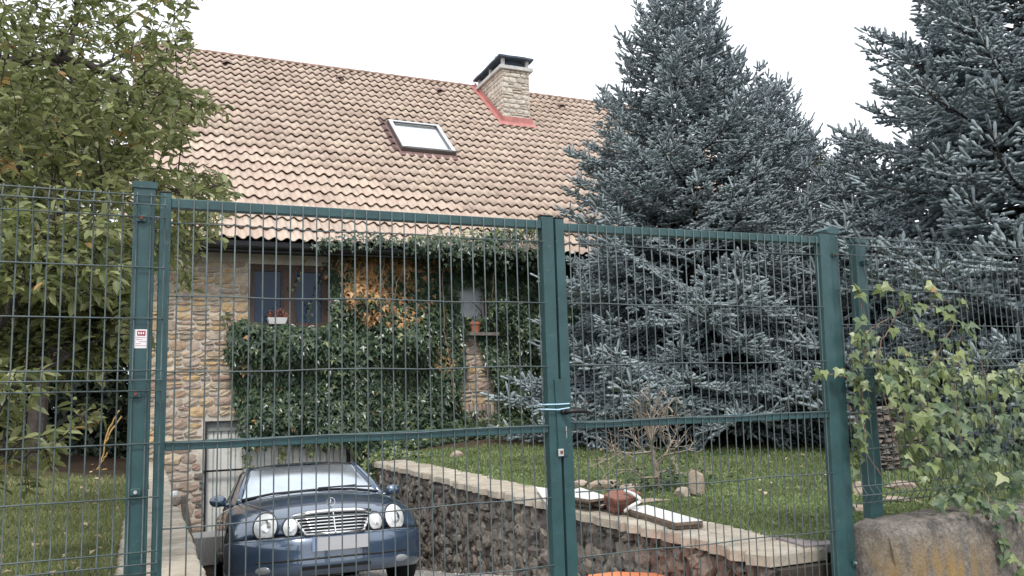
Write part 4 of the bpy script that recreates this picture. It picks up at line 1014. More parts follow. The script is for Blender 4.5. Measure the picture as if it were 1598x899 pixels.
def bough(L, seed, hang=.0):
    rr = np.random.default_rng(seed); shoots = []; stems = MB(); tips = []
    def axis(u): return np.array([L*u, .02*L*math.sin(u*4+seed), -.16*L*u*u*(1-u)*2.0 - hang*L*u*u + .16*L*max(0, u-.5)**1.5*2])
    pts = [axis(u) for u in np.linspace(0, 1, 7)]; stems.tube(pts, [.011*max(L, .5)*(1-.85*u)+.002 for u in np.linspace(0, 1, 7)], 4)
    nlat = max(4, int(L/.12)); 
    for i in range(nlat):
        u = (.12 if L < 1 else .26)+(.86 if L < 1 else .72)*i/nlat; p = axis(u); d = axis(min(u+.03, 1))-p; d /= np.linalg.norm(d)
        for sd in (-1, 1):
            if rr.random() < .1: continue
            ll = L*.42*(1-u)**.75*rr.uniform(.65, 1.15)+.06; ang = math.radians(rr.uniform(42, 66))
            ld = d*math.cos(ang)+np.array([0, sd, 0])*math.sin(ang)+np.array([0, 0, rr.uniform(-.22, .15)]); ld /= np.linalg.norm(ld)
            e = p+ld*ll; e[2] -= ll*ll*.25
            if ll > .16: stems.tube([p, e], [.004, .002], 3)
            m_ = max(1, int(ll/.12)); ldir = (e-p)/np.linalg.norm(e-p)
            for j in range(m_):
                v = (j+.6)/m_; q_ = p+(e-p)*v
                if j == m_-1:
                    shoots.append((q_-ldir*.01, ldir+np.array([0, 0, .12]), rr.uniform(.10, .155)))
                    if rr.random() < .45: shoots.append((q_, ldir+np.array([0, 0, .9]), rr.uniform(.09, .15)))
                else: shoots.append((q_-ldir*.03, ldir, .13))
                if ll > .12:
                    for s2 in (-1, 1):
                        if rr.random() < .75:
                            pd = np.cross(ldir, [0, 0, 1])*s2; a2 = rr.uniform(.6, 1.1)
                            shoots.append((q_, ldir*math.cos(a2)+pd*math.sin(a2)+np.array([0, 0, rr.uniform(-.25, .3)]), rr.uniform(.085, .135)*(1-.2*v)))
        if u > .3 and rr.random() < .5: shoots.append((p, d*.5+np.array([0, rr.uniform(-.3, .3), .9]), rr.uniform(.09, .15)))
    shoots.append((axis(.98), axis(1)-axis(.95), .17))
    if L > .6:
        for q_ in range(rr.integers(1, 4)):       # upright leader-like tips
            p = axis(rr.uniform(.72, 1.)); hh = rr.uniform(.14, .26); dd = np.array([rr.uniform(-.1, .3), rr.uniform(-.2, .2), 1.]); shoots.append((p, dd, hh))
            for a2 in range(4):
                t = a2*PI/2+rr.uniform(0, 1); shoots.append((p+dd*.01, np.array([math.cos(t), math.sin(t), .7]), rr.uniform(.09, .14)))
    W = needle_mesh(shoots, 46, .024, .0032)
    CV = []; CF_ = []; nb = 0            # the dense body of each shoot: a tapered fuzzy finger
    for p0, dd, ln, *_ in shoots:
        dd = np.array(dd, float); dd /= np.linalg.norm(dd); a_ = np.cross(dd, [0, 0, 1.] if abs(dd[2]) < .9 else [1., 0, 0]); a_ /= np.linalg.norm(a_); b_ = np.cross(dd, a_)
        for t_, r_ in ((0, .012), (.22, .019), (.86, .018), (1.03, .008)):
            for j in range(5):
                an = j*PI*.4+t_*2; CV.append(np.array(p0)+dd*ln*t_+(a_*math.cos(an)+b_*math.sin(an))*r_*rr.uniform(.8, 1.15))
        for k_ in range(3):
            for j in range(5):
                i0 = nb+k_*5+j; i1 = nb+k_*5+(j+1) % 5; CF_ += [(i0, i1, i1+5), (i0, i1+5, i0+5)]
        nb += 20
    CV = np.array(CV); CF_ = np.array(CF_)
    sv = np.array([tuple(map(float, p)) for p in stems.v]); sf = []
    for f in stems.f:
        for a in range(1, len(f)-1): sf.append((f[0], f[a], f[a+1]))
    V_ = np.concatenate([W, CV, sv]); F_ = np.concatenate([np.arange(len(W)).reshape(-1, 3), CF_+len(W), np.array(sf)+len(W)+len(CV)])
    me = bpy.data.meshes.new('bough'); V_ = V_.astype(np.float32); F_ = F_.astype(np.int32); n = len(F_)
    me.vertices.add(len(V_)); me.vertices.foreach_set('co', V_.ravel()); me.loops.add(n*3); me.loops.foreach_set('vertex_index', F_.ravel())
    me.polygons.add(n); me.polygons.foreach_set('loop_start', np.arange(0, 3*n, 3, dtype=np.int32))
    me.materials.append(M['needle']); me.materials.append(M['bark'])
    me.polygons.foreach_set('material_index', np.array([0]*(len(W)//3+len(CF_))+[1]*len(sf), np.int32)); me.update(calc_edges=True); return me
BL = {}
for i, L in enumerate((.35, .6, .9, 1.3, 1.8, 2.4)): BL[L] = [bough(L, 10*i+s, hang=.03*s) for s in range(2 if L > .8 else 3)]
LKEYS = sorted(BL)
def spruce(name, label, X, Y, z0, z1, rf, n, seed, low=.25, vis=None):
    rr = random.Random(seed); t = thing(name, label, 'tree', (X, Y, z0), 'blue spruces in the garden')
    m = MB(); H = z1-z0; m.tube([(X, Y, z0-.1), (X+.02, Y, z0+H*.3), (X, Y+.02, z0+H*.7), (X, Y, z1-.05)], [H*.019+.02, H*.014, H*.007, .006], 9); obj('trunk', m, M['bark'], t)
    # leader
    k = 0; ga = rr.uniform(0, 6)
    for i in range(n):
        f = (i+.5)/n; d = H*(low+(1-low)*0) if False else None
        # heights spread so that branch spacing grows with crown radius
        h = z1 - (H-low)*(f**.82) ; dpt = z1-h; R = rf(dpt)*rr.uniform(.8, 1.12)
        ga += 2.39996+rr.uniform(-.35, .35)
        el = math.radians(np.interp(dpt/H, [0, .12, .4, .7, 1], [60, 30, 8, -6, -16])+rr.uniform(-9, 9))
        L = max(.25, R/max(math.cos(el), .5)); key = min(LKEYS, key=lambda q: abs(q-L)); sc = L/key
        me = rr.choice(BL[key]); roll = rr.uniform(-.35, .35)
        mw = Matrix.Translation((X, Y, h)) @ Matrix.Rotation(ga, 4, 'Z') @ Matrix.Rotation(-el, 4, 'Y') @ Matrix.Rotation(roll, 4, 'X') @ Matrix.Diagonal((sc, sc, sc, 1))
        put('bough', me, t, mw)
    me = BL[.35][0]; put('leader', me, t, Matrix.Translation((X, Y, z1-.12)) @ Matrix.Rotation(-PI/2, 4, 'Y'))
    return t
a = onY(1060, 4, 11.6)
spruce('blue_spruce', 'tall pointed blue spruce beside the tiled roof, its top in full view', a[0], 11.6, .75, a[2], lambda d: min(3.15, .86*d**.68+.06), 250, 1, low=.75)
a = onY(1202, 138, 13.8)
spruce('blue_spruce', 'slimmer blue spruce half hidden behind the tall pointed one', a[0], 13.8, .9, a[2], lambda d: min(2.4, .70*d**.72+.05), 180, 2, low=1.2)
a = onY(1606, 100, 7.6)
spruce('blue_spruce', 'huge blue spruce at the picture edge, its top out of view', a[0]+.05, 7.6, .75, 9.4, lambda d: min(3.25, .92*d**.70), 260, 3, low=1.0)
a = onY(1335, 222, 11.5)
spruce('blue_spruce', 'short blue spruce filling the gap between the two largest spruces', a[0], 11.5, .9, a[2], lambda d: min(2.3, .75*d**.72+.05), 135, 4, low=.8)
# ================================================================ BROADLEAF
def leaf_tmpl(kind, curl=0.):
    if kind == 'oval':
        V = np.array([(0, 0, 0), (.33, .20, .07), (.72, .17, .05-curl*.5), (1, 0, -.05-curl), (.72, -.17, .05-curl*.5), (.33, -.20, .07), (.5, 0, -.02-curl*.2)]); F = np.array([(0, 6, 1), (1, 6, 2), (2, 6, 3), (3, 6, 4), (4, 6, 5), (5, 6, 0)])
    elif kind == 'ivy':
        V = np.array([(0, 0, 0), (-.08, .33, .02), (.22, .52, -.06), (.38, .24, .03), (1, 0, -.1-curl), (.38, -.24, .03), (.22, -.52, -.06), (-.08, -.33, .02), (.3, 0, .06)])
        F = np.array([(0, 8, 1), (1, 8, 2), (2, 8, 3), (3, 8, 4), (4, 8, 5), (5, 8, 6), (6, 8, 7), (7, 8, 0)])
    else:
        V = np.array([(0, 0, 0), (.2, .5, -.03), (.42, .2, .05), (1, 0, -.12), (.42, -.2, .05), (.2, -.5, -.03)]); F = np.array([(0, 2, 1), (0, 3, 2), (0, 4, 3), (0, 5, 4)])
    return V, F
def leaves_as_parts(parent, kind, fr, T, mats, mi, sizes, name='leaf', rest='foliage', nmax=300):
    """the leaves that show largest become parts of their own"""
    P = T-np.array([0, 0, EYE]); dep = P@CF; px = pr(T)
    vis = (px[:, 0] > 0) & (px[:, 0] < 1598) & (px[:, 1] > 0) & (px[:, 1] < 899)
    sc = np.where(vis, sizes/dep, 0); order = np.argsort(-sc); big = order[:nmax] if nmax else order[:0]; small = order[nmax:]
    tm = [leaf_tmpl(kind, c) for c in (0, .12, .25)]
    meshes = {}
    for i in big:
        key = (int(mi[i]), int(i) % 3)
        if key not in meshes: meshes[key] = fmesh(name, *tm[key[1]], mats[key[0]])
        A = fr[i]; put(name, meshes[key], parent, Matrix([[*A[0], T[i][0]], [*A[1], T[i][1]], [*A[2], T[i][2]], [0, 0, 0, 1]]))
    V, F = replicate(*tm[1], fr[small], T[small])
    fast(rest, V, F, mats, parent, kind='stuff', mi=np.repeat(mi[small], len(tm[1][1])))
def curve_pts(P, n=10, wob=.0):
    P = [np.array(p, float) for p in P]; out = []
    for i in range(len(P)-1):
        p0, p1, p2, p3 = P[max(i-1, 0)], P[i], P[i+1], P[min(i+2, len(P)-1)]
        for t in np.linspace(0, 1, n, endpoint=False):
            out.append(.5*((2*p1)+(-p0+p2)*t+(2*p0-5*p1+4*p2-p3)*t*t+(-p0+3*p1-3*p2+p3)*t**3)+RNG.normal(0, wob, 3))
    out.append(P[-1]); return out
# ---- fruit tree at the left, partly over the fence
ft = thing('fruit_tree', 'broadleaf fruit tree with a dark horizontal limb, overhanging the green fence', 'tree', (-2.4, 6.9, LZ))
limbs = [([(-2.4, 6.9, .5), (-2.35, 6.85, 1.6), (-2.2, 6.7, 2.6), (-1.9, 6.6, 3.4)], .15, .08),
         ([(-1.9, 6.6, 3.4)]+[tuple(onY(x, y, Y)) for x, y, Y in ((-60, 104, 6.6), (0, 97, 6.6), (90, 92, 6.7), (150, 106, 6.6), (190, 132, 6.5), (222, 143, 6.5))], .06, .012),
         ([tuple(onY(*q)) for q in ((90, 92, 6.7), (112, 62, 6.8), (118, 20, 6.9), (120, -40, 7))], .022, .008),
         ([tuple(onY(*q)) for q in ((95, 92, 6.7), (98, 70, 6.6), (95, 50, 6.6))], .014, .005),
         ([tuple(onY(*q)) for q in ((150, 104, 6.6), (190, 88, 6.9), (240, 68, 7.1), (300, 60, 7.2))], .015, .005),
         ([tuple(onY(*q)) for q in ((80, 98, 6.6), (108, 118, 6.4), (118, 145, 6.3), (126, 158, 6.3))], .014, .005),
         ([(-2.2, 6.7, 2.6)]+[tuple(onY(*q)) for q in ((-40, 300, 6.2), (60, 230, 6.3), (130, 190, 6.6), (240, 150, 6.8), (320, 165, 6.9))], .04, .006),
         ([(-2.3, 6.8, 2.0)]+[tuple(onY(*q)) for q in ((-60, 420, 5.6), (60, 340, 5.8), (180, 280, 6.2), (290, 300, 6.5), (350, 290, 6.6))], .035, .006),
         ([(-2.35, 6.85, 1.7)]+[tuple(onY(*q)) for q in ((-60, 540, 5.0), (20, 470, 4.9), (60, 430, 4.9), (90, 380, 5.0))], .025, .006),
         ([(-2.35, 6.85, 1.6)]+[tuple(onY(*q)) for q in ((-60, 640, 4.6), (20, 600, 4.7), (100, 560, 5.0), (160, 520, 5.4))], .025, .006),
         ([(-2.35, 6.85, 1.4)]+[tuple(onY(*q)) for q in ((-60, 690, 4.2), (10, 715, 4.2), (60, 700, 4.25), (100, 685, 4.3), (130, 650, 4.35))], .014, .004)]
for i, (P, r0, r1) in enumerate(limbs):
    c = curve_pts(P, 6, .006 if i else 0); k = len(c); m = MB(); m.tube(c, [r0+(r1-r0)*j/(k-1) for j in range(k)], 8); obj('trunk' if i == 0 else 'limb', m, M['bark'], ft, smooth=True)
main = [(-60, -160), (280, -160), (300, 0), (312, 60), (300, 92), (250, 106), (282, 132), (338, 158), (335, 183), (225, 190), (292, 207), (285, 225), (210, 238), (240, 258), (300, 268), (350, 275), (362, 300), (330, 330), (348, 352), (330, 372), (300, 388), (308, 435), (288, 442), (262, 405), (240, 425), (208, 480), (203, 540), (160, 572), (60, 590), (-60, 600)]
low = [(-60, 590), (70, 575), (50, 610), (40, 650), (70, 665), (140, 638), (138, 690), (95, 705), (60, 750), (20, 745), (-60, 730)]
cl = sample_poly(main, 2100); keep = (cl[:, 1] > 110) | (RNG.random(len(cl)) < .62); keep &= (cl[:, 1] < 330) | (RNG.random(len(cl)) < .74); keep &= ~((cl[:, 1] > 85) & (cl[:, 1] < 105) & (cl[:, 0] < 200) & (RNG.random(len(cl)) < .6)); cl = cl[keep]
edge = np.array([not inpoly(np.array([x+d for d in (26, -26, 0, 0)]), np.array([y, y, y+26, y-26]), main).all() for x, y in cl])
Yc = RNG.uniform(5.0, 8.4, len(cl)); nearm = (cl[:, 0] < 200) & (cl[:, 1] > 330) & (RNG.random(len(cl)) < .55); Yc[nearm] = RNG.uniform(4.3, 5.2, nearm.sum()); Yc[(cl[:, 1] > 470) & (cl[:, 0] < 190)] = RNG.uniform(4.2, 5.3)
cl2 = sample_poly(low, 42); Yc2 = RNG.uniform(4.1, 4.7, 42)
cl = np.concatenate([cl, cl2, np.full((300, 2), 400.)]); Yc = np.concatenate([Yc, Yc2, -np.ones(300)])
nodes = np.concatenate([np.array(curve_pts(P, 6)) for P, _, _ in limbs[1:]])
T = []; Nn = []; Hd = []; tw = MB(); dry = []
for (x, y), Y in zip(cl, Yc):
    c = onY(x, y, Y) if Y > 0 else np.array([-2.5, 6.9, 4.0])+norm(RNG.normal(0, 1, 3))*[1.9, 1.5, 1.7]*RNG.uniform(.5, 1)
    nn = nodes[np.argmin(np.linalg.norm(nodes-c, axis=1))]; dd = c-nn; ln = np.linalg.norm(dd); d = dd/max(ln, 1e-6)+RNG.normal(0, .45, 3)+[.15, 0, -.1]; d /= np.linalg.norm(d)
    if RNG.random() < .5 and ln < .45: tw.tube([nn, nn+dd*.5+[0, 0, .06*ln], c], [.007, .005, .003], 4)
    tl = RNG.uniform(.16, .3); p0 = c-d*tl/2; tw.tube([p0, c+RNG.normal(0, .008, 3), c+d*tl/2], [.0035, .003, .002], 3)
    k = RNG.integers(9, 15) if y > 110 else RNG.integers(6, 11)
    for j in range(k):
        u = (j+.5)/k; a = j*2.4+RNG.uniform(-.4, .4); s1 = np.cross(d, [0, 0, 1.]); s1 /= max(np.linalg.norm(s1), 1e-6); s2 = np.cross(d, s1)
        rad = s1*math.cos(a)+s2*math.sin(a); h = d*.55+rad*.8+np.array([0, 0, -.22]); nrm = np.array([0, 0, 1.])+RNG.normal(0, .5, 3)+rad*.2
        T.append(p0+d*tl*u); Hd.append(h); Nn.append(nrm); dry.append(RNG.random())
T = np.array(T); Hd = np.array(Hd); Nn = np.array(Nn); n = len(T); sz = RNG.uniform(.058, .094, n)
obj('twigs', tw, M['bark'], ft)['kind'] = 'stuff'
pxs = pr(T); spot = ((np.hypot(pxs[:, 0]-183, pxs[:, 1]-214) < 10) | (np.hypot(pxs[:, 0]-206, pxs[:, 1]-84) < 9) | (np.hypot(pxs[:, 0]-15, pxs[:, 1]-250) < 8) | (np.hypot(pxs[:, 0]-207, pxs[:, 1]-226) < 8))
mi = ((np.array(dry) < .012) | spot).astype(int)
leaves_as_parts(ft, 'oval', frames(Nn, Hd, sz), T, [M['apple'], M['apple_dry']], mi, sz)
# ---- dark hedge and trees closing the left of the garden
def crown(name, label, blobs, nl, m, lsize, trunk=None, cat='tree', group=None, kind='kite', core=.0):
    t = thing(name, label, cat, (trunk[0], trunk[1], trunk[2]) if trunk else blobs[0][:3], group)
    if trunk:
        b = MB(); x, y, z, h, r = trunk; b.tube([(x, y, z-.1), (x+.05, y, z+h*.5), (x, y, z+h)], [r, r*.75, r*.4], 8); obj('trunk', b, M['bark'], t)
        for q_ in blobs[:8]:
            b = MB(); b.tube([(x, y, z+h*.45), ((x+q_[0])/2, (y+q_[1])/2, (z+h*.6+q_[2])/2), q_[:3]], [r*.4, r*.25, r*.08], 5); obj('limb', b, M['bark'], t)
    T = []; N_ = []
    vol = np.array([q_[3]*q_[4]*q_[5] for q_ in blobs]); pk = RNG.choice(len(blobs), nl, p=vol/vol.sum())
    B = np.array(blobs)[pk]; d = norm(RNG.normal(0, 1, (nl, 3))); r = RNG.uniform(.45, 1.0, nl)**.6
    T = B[:, :3]+d*B[:, 3:6]*r[:, None]; N_ = d+RNG.normal(0, .5, (nl, 3))+[0, 0, .5]
    V, F = replicate(*leaf_tmpl(kind), frames(N_, RNG.normal(0, 1, (nl, 3))+[0, 0, -.5], RNG.uniform(.6, 1.2, nl)*lsize), T)
    fast('crown', V, F, m, t, kind='stuff'); return t
def rblobs(x0, x1, y0, y1, z0, z1, n, r0, r1, seed):
    r = np.random.default_rng(seed); return [(r.uniform(x0, x1), r.uniform(y0, y1), r.uniform(z0, z1), *(r.uniform(r0, r1)*np.array([1, 1, .85]))) for _ in range(n)]
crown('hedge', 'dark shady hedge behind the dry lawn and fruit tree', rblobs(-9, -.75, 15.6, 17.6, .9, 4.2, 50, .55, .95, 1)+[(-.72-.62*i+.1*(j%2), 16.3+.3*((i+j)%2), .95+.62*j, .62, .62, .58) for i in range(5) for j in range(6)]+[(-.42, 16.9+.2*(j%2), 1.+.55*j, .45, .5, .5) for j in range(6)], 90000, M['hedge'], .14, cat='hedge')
crown('garden_tree', 'dark green tree behind the fruit tree, left of the roof', rblobs(-4.6, -1.0, 18, 21, 3.2, 8.0, 34, .7, 1.1, 2), 30000, M['apple'], .13, (-2.6, 19.5, .9, 5.5, .2))
crown('garden_tree', 'taller dark tree deeper behind the fruit tree, hugging the picture edge', rblobs(-9, -4.2, 17, 21, 3.0, 9.5, 40, .8, 1.3, 3), 24000, M['apple'], .14, (-6.2, 19, .9, 6, .22))
m = MB(); P = [onZ(42, 728, LZ)]; p = P[0]; 
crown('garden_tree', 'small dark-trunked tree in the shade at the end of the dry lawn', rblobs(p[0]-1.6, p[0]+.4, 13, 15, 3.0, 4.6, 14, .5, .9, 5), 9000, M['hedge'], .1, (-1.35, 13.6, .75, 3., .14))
a = onY(1272, 205, 24)
crown('far_tree', 'sparse olive broadleaf tree showing between two spruces', rblobs(a[0]-1.3, a[0]+2.2, 23, 26, a[2]-2.2, a[2]-.1, 26, .3, .6, 6), 9000, M['far_leaf'], .13, (a[0]+.3, 24.5, .8, a[2]-1.8, .2))
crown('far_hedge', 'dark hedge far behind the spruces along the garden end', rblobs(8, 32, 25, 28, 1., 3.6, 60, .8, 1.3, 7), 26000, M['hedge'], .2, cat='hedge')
# ================================================================ IVY ON THE HOUSE
iv = thing('house_ivy', 'dark green ivy mantle with a dead orange patch covering the house front', 'ivy', (4.5, 14.9, .6))
ivp = [(354, 516), (372, 500), (388, 508), (415, 509), (500, 511), (514, 500), (517, 465), (511, 425), (522, 396), (545, 388), (700, 384), (830, 378), (900, 380), (930, 420), (930, 700), (800, 702), (760, 706), (700, 716), (650, 722), (612, 748), (580, 765), (552, 742), (546, 700), (530, 690), (470, 694), (430, 688), (400, 697), (374, 692), (370, 640), (364, 595), (350, 560)]
holes = [[(712, 452), (722, 443), (746, 447), (756, 470), (752, 496), (738, 500), (730, 494), (714, 494)], [(722, 520), (738, 516), (752, 560), (764, 600), (772, 640), (714, 640), (710, 600), (722, 570)], [(727, 641), (764, 641), (764, 667), (727, 667)]]
q = sample_poly(ivp, 26000)
# broaden the picture polygon's ragged edge a little
q += RNG.normal(0, 2.2, q.shape)
ok = np.ones(len(q), bool)
for h in holes: ok &= ~(inpoly(q[:, 0], q[:, 1], h))
q = q[ok]
def vn(x, y, s):      # cheap smooth lumps
    return (np.sin(x*s+1.3*np.sin(y*s*.7))+np.sin(y*s*1.1+1.7*np.sin(x*s*.6+2))+np.sin((x+y)*s*.53+4))/3
d = CF+CR*((q[:, :1]-799)/F_PX)-CU*((q[:, 1:]-449.5)/F_PX)
P = d*(HY/d[:, 1:2])+[0, 0, EYE]
lump = .5+.5*vn(P[:, 0]*2.3, P[:, 2]*2.3, 1.9); thick = .04+.42*lump**1.4*np.clip((4.1-P[:, 2])/.8, .2, 1)
thick += .34*np.exp(-((P[:, 2]-2.45)/.38)**2)*np.clip((4.9-P[:, 0])/.6, 0, 1)+.12*np.exp(-((P[:, 2]-1.2)/.3)**2)*(P[:, 0] < 5)
P[:, 1] = HY-.03-thick*RNG.uniform(.25, 1, len(P))**.6
Nn = np.column_stack([RNG.normal(0, .45, len(P)), -np.ones(len(P)), RNG.normal(.55, .45, len(P))]); Hd = np.column_stack([RNG.normal(0, .55, len(P)), -.25*np.ones(len(P)), -np.ones(len(P))])
sz = RNG.uniform(.07, .145, len(P))
HUE = RNG.random(len(P))
dead = inpoly(q[:, 0], q[:, 1], [(528, 404), (560, 398), (604, 404), (628, 418), (640, 440), (625, 472), (612, 502), (592, 492), (566, 512), (548, 492), (532, 468), (526, 430)])
P[dead, 1] -= .04
dp = np.where(dead, np.clip(.75+.8*vn(q[:, 0], q[:, 1], .09), 0.15, 1), 0.004+.28*((q[:, 0] > 500) & (q[:, 0] < 730) & (q[:, 1] < 425))+.2*(np.hypot(q[:, 0]-600, (q[:, 1]-455)*1.2) < 75)+.3*(np.hypot(q[:, 0]-378, q[:, 1]-570) < 14)+.3*(np.hypot(q[:, 0]-690, q[:, 1]-560) < 22))
mi = (RNG.random(len(P)) < dp).astype(int)
pale = (RNG.random(len(P)) < .03) | ((q[:, 1] > 690) & (RNG.random(len(P)) < .35))
mi[pale & (mi == 0)] = 2
ext = []
def strand(pts, Y, n, spread, size, mi_, acc, mat_tube=None, stemob=None):
    c = [np.array(onY(x, y, Y)) for x, y in pts]; cc = curve_pts(c, 8, .01)
    m_ = MB(); m_.tube(cc, .004, 4); obj('stem', m_, M['vine'], iv)
    for k in range(n):
        p = cc[RNG.integers(len(cc))]+RNG.normal(0, spread, 3); acc.append((p, size*RNG.uniform(.7, 1.2), mi_ if RNG.random() < .8 else 0))
st_ = MB()
# over the gutter, hanging strands at garage top, loose shoots
for pts, Y, n, sp, sz_, k in [([(495, 380), (560, 374), (640, 377), (700, 375), (780, 372), (860, 370)], 14.26, 620, .06, .085, 0), ([(650, 384), (700, 386), (760, 388), (860, 390)], 14.22, 700, .085, .09, 0), ([(700, 395), (760, 405), (850, 410)], 14.5, 500, .12, .09, 0), ([(760, 372), (800, 364), (860, 352)], 14.35, 330, .09, .09, 0), ([(640, 374), (700, 368), (780, 362), (850, 350)], 14.3, 220, .06, .085, 2),
        ([(388, 690), (386, 720), (380, 745), (382, 768)], 14.93, 60, .04, .08, 2), ([(438, 690), (442, 708), (440, 722)], 14.95, 26, .03, .08, 2), ([(480, 690), (486, 708)], 14.95, 22, .04, .08, 2), ([(505, 690), (508, 704)], 14.95, 12, .03, .08, 2),
        ([(352, 492), (362, 505), (372, 520)], 14.93, 40, .06, .075, 2), ([(500, 385), (480, 402), (470, 430), (455, 450)], 14.97, 16, .03, .07, 2), ([(512, 400), (504, 430), (488, 470), (478, 496)], 14.96, 34, .03, .07, 0), ([(515, 380), (520, 395), (508, 430)], 14.9, 30, .05, .08, 1),
        ([(752, 452), (750, 475), (756, 500)], 14.95, 14, .02, .06, 0)]:
    strand(pts, Y, n, sp, sz_, k, ext, stemob=st_)
for pts in ([(522, 420), (530, 405), (560, 402), (590, 385), (620, 372)], [(592, 378), (600, 400), (596, 440), (612, 470)], [(640, 398), (620, 440), (610, 500)], [(760, 372), (770, 420), (768, 470)], [(700, 380), (690, 440), (700, 560), (712, 640)]):
    m_ = MB(); m_.tube(curve_pts([onY(x, y, 14.6) for x, y in pts], 8, .012), .009, 5); obj('stem', m_, M['vine'], iv)
E_ = np.array([e[0] for e in ext]); P = np.concatenate([P, E_]); ne = len(E_)
Nn = np.concatenate([Nn, np.column_stack([RNG.normal(0, .4, ne), -np.ones(ne), RNG.normal(.5, .4, ne)])]); Hd = np.concatenate([Hd, np.column_stack([RNG.normal(0, .6, ne), -.2*np.ones(ne), -np.ones(ne)])])
sz = np.concatenate([sz, [e[1] for e in ext]]); mi = np.concatenate([mi, [e[2] for e in ext]]).astype(int)
V, F = replicate(*leaf_tmpl('kite'), frames(Nn, Hd, sz), P)
fast('foliage', V, F, [M['ivy'], M['ivy_dead'], M['ivy_light']], iv, kind='stuff', mi=np.repeat(mi, 4))
# woody mat behind the leaves
b = MB()
for i in range(260):
    c = q[RNG.integers(len(q))]
    while c[0] < 440 or c[1] < 420: c = q[RNG.integers(len(q))]
    p = onY(c[0], c[1], HY-.02); l = RNG.uniform(.2, .5); a = RNG.normal(PI/2, .4)
    b.tube([p, p+[math.cos(a)*l*.5, -.03, math.sin(a)*l*.5], p+[math.cos(a+.3)*l, -.01, math.sin(a+.3)*l]], .012, 4)
obj('stems', b, M['bark'], iv)['kind'] = 'stuff'
# low ivy over the end of the retaining wall
li = thing('low_ivy', 'pale green ivy tuft spilling over the far end of the retaining wall', 'ivy', (3.5, 12.6, .6))
q2 = sample_poly([(560, 735), (580, 705), (620, 700), (690, 712), (715, 722), (680, 728), (640, 724), (620, 735), (608, 760), (588, 768)], 1300); Yr = RNG.uniform(12.2, 13.1, len(q2)); P = np.array([onY(x, y, Y) for (x, y), Y in zip(q2, Yr)])
n = len(P); V, F = replicate(*leaf_tmpl('kite'), frames(np.column_stack([RNG.normal(0, .5, n), -RNG.random(n), .4+RNG.random(n)]), RNG.normal(0, 1, (n, 3))+[0, -.5, -.6], RNG.uniform(.06, .1, n)), P)
fast('foliage', V, F, [M['ivy_light'], M['ivy']], li, kind='stuff', mi=np.repeat((RNG.random(n) < .45).astype(int), 4))
# hedge-like ground ivy at the foot of the house, right of the garage
li = thing('low_ivy', 'dark ground ivy at the foot of the house above the lawn', 'ivy', (6.5, 14.3, .7))
n = 5000; P = np.column_stack([RNG.uniform(3.7, 10, n), RNG.uniform(13.7, 14.9, n), np.zeros(n)]); P[:, 2] = lawn_z(P[:, 0], P[:, 1])+RNG.uniform(0, .35, n)*(.4+.6*(P[:, 1]-13.7)/1.2)
V, F = replicate(*leaf_tmpl('kite'), frames(np.column_stack([RNG.normal(0, .5, n), -RNG.random(n), .4+RNG.random(n)]), RNG.normal(0, 1, (n, 3))+[0, -.5, -.6], RNG.uniform(.07, .12, n)), P)
fast('foliage', V, F, [M['ivy'], M['ivy_light']], li, kind='stuff', mi=np.repeat((RNG.random(n) < .15).astype(int), 4))
# ================================================================ IVY ON THE RIGHT FENCE
fi = thing('fence_ivy', 'variegated pale green ivy climbing the mesh above the concrete wall', 'ivy', (4.6, 3.6, .8))
acc = []; st_ = MB()
dense = [(1372, 600), (1395, 560), (1425, 575), (1450, 560), (1490, 580), (1530, 590), (1560, 575), (1625, 560), (1660, 700), (1650, 850), (1575, 800), (1530, 780), (1480, 770), (1440, 745), (1410, 720), (1400, 680), (1385, 640)]
col_ = [(1324, 560), (1340, 510), (1368, 515), (1372, 560), (1352, 600), (1358, 660), (1352, 700), (1348, 745), (1332, 740), (1326, 640)]
mid_ = [(1355, 560), (1400, 540), (1460, 545), (1490, 520), (1530, 540), (1560, 580), (1400, 620), (1360, 600)]
def scat(poly, n, Y0, Y1, s0, s1, bias=1.):
    for x, y in sample_poly(poly, n): acc.append((onY(x, y, Y1-(Y1-Y0)*RNG.random()**bias), RNG.uniform(s0, s1), 0))
scat(dense, 760, 3.3, 3.9, .045, .088); scat(col_, 95, 3.46, 3.62, .04, .068); scat(mid_, 130, 3.42, 3.66, .04, .07)
low_ = [(1440, 775), (1480, 765), (1540, 770), (1620, 790), (1620, 830), (1570, 812), (1520, 795), (1450, 792)]; scat(low_, 60, 3.25, 3.5, .05, .08)
for x, y in [(1334, 447), (1343, 456), (1377, 446), (1381, 449), (1446, 447), (1454, 448), (1411, 461), (1418, 465), (1412, 478), (1430, 480), (1442, 477), (1456, 485), (1466, 484), (1393, 482), (1345, 497), (1480, 492), (1482, 480), (1500, 504), (1504, 510), (1515, 507), (1519, 521), (1500, 470), (1462, 460), (1337, 521), (1283, 581), (1310, 577), (1532, 786), (1528, 780), (1556, 818), (1558, 842), (1563, 850), (1572, 862), (1567, 868), (1596, 885), (1590, 892), (1424, 497), (1436, 505), (1452, 520), (1470, 528), (1396, 512)]:
    for r_ in range(2): acc.append((onY(x+RNG.normal(0, 2), y+RNG.normal(0, 2), 3.5 if y < 780 else 3.3), RNG.uniform(.055, .08), 0))
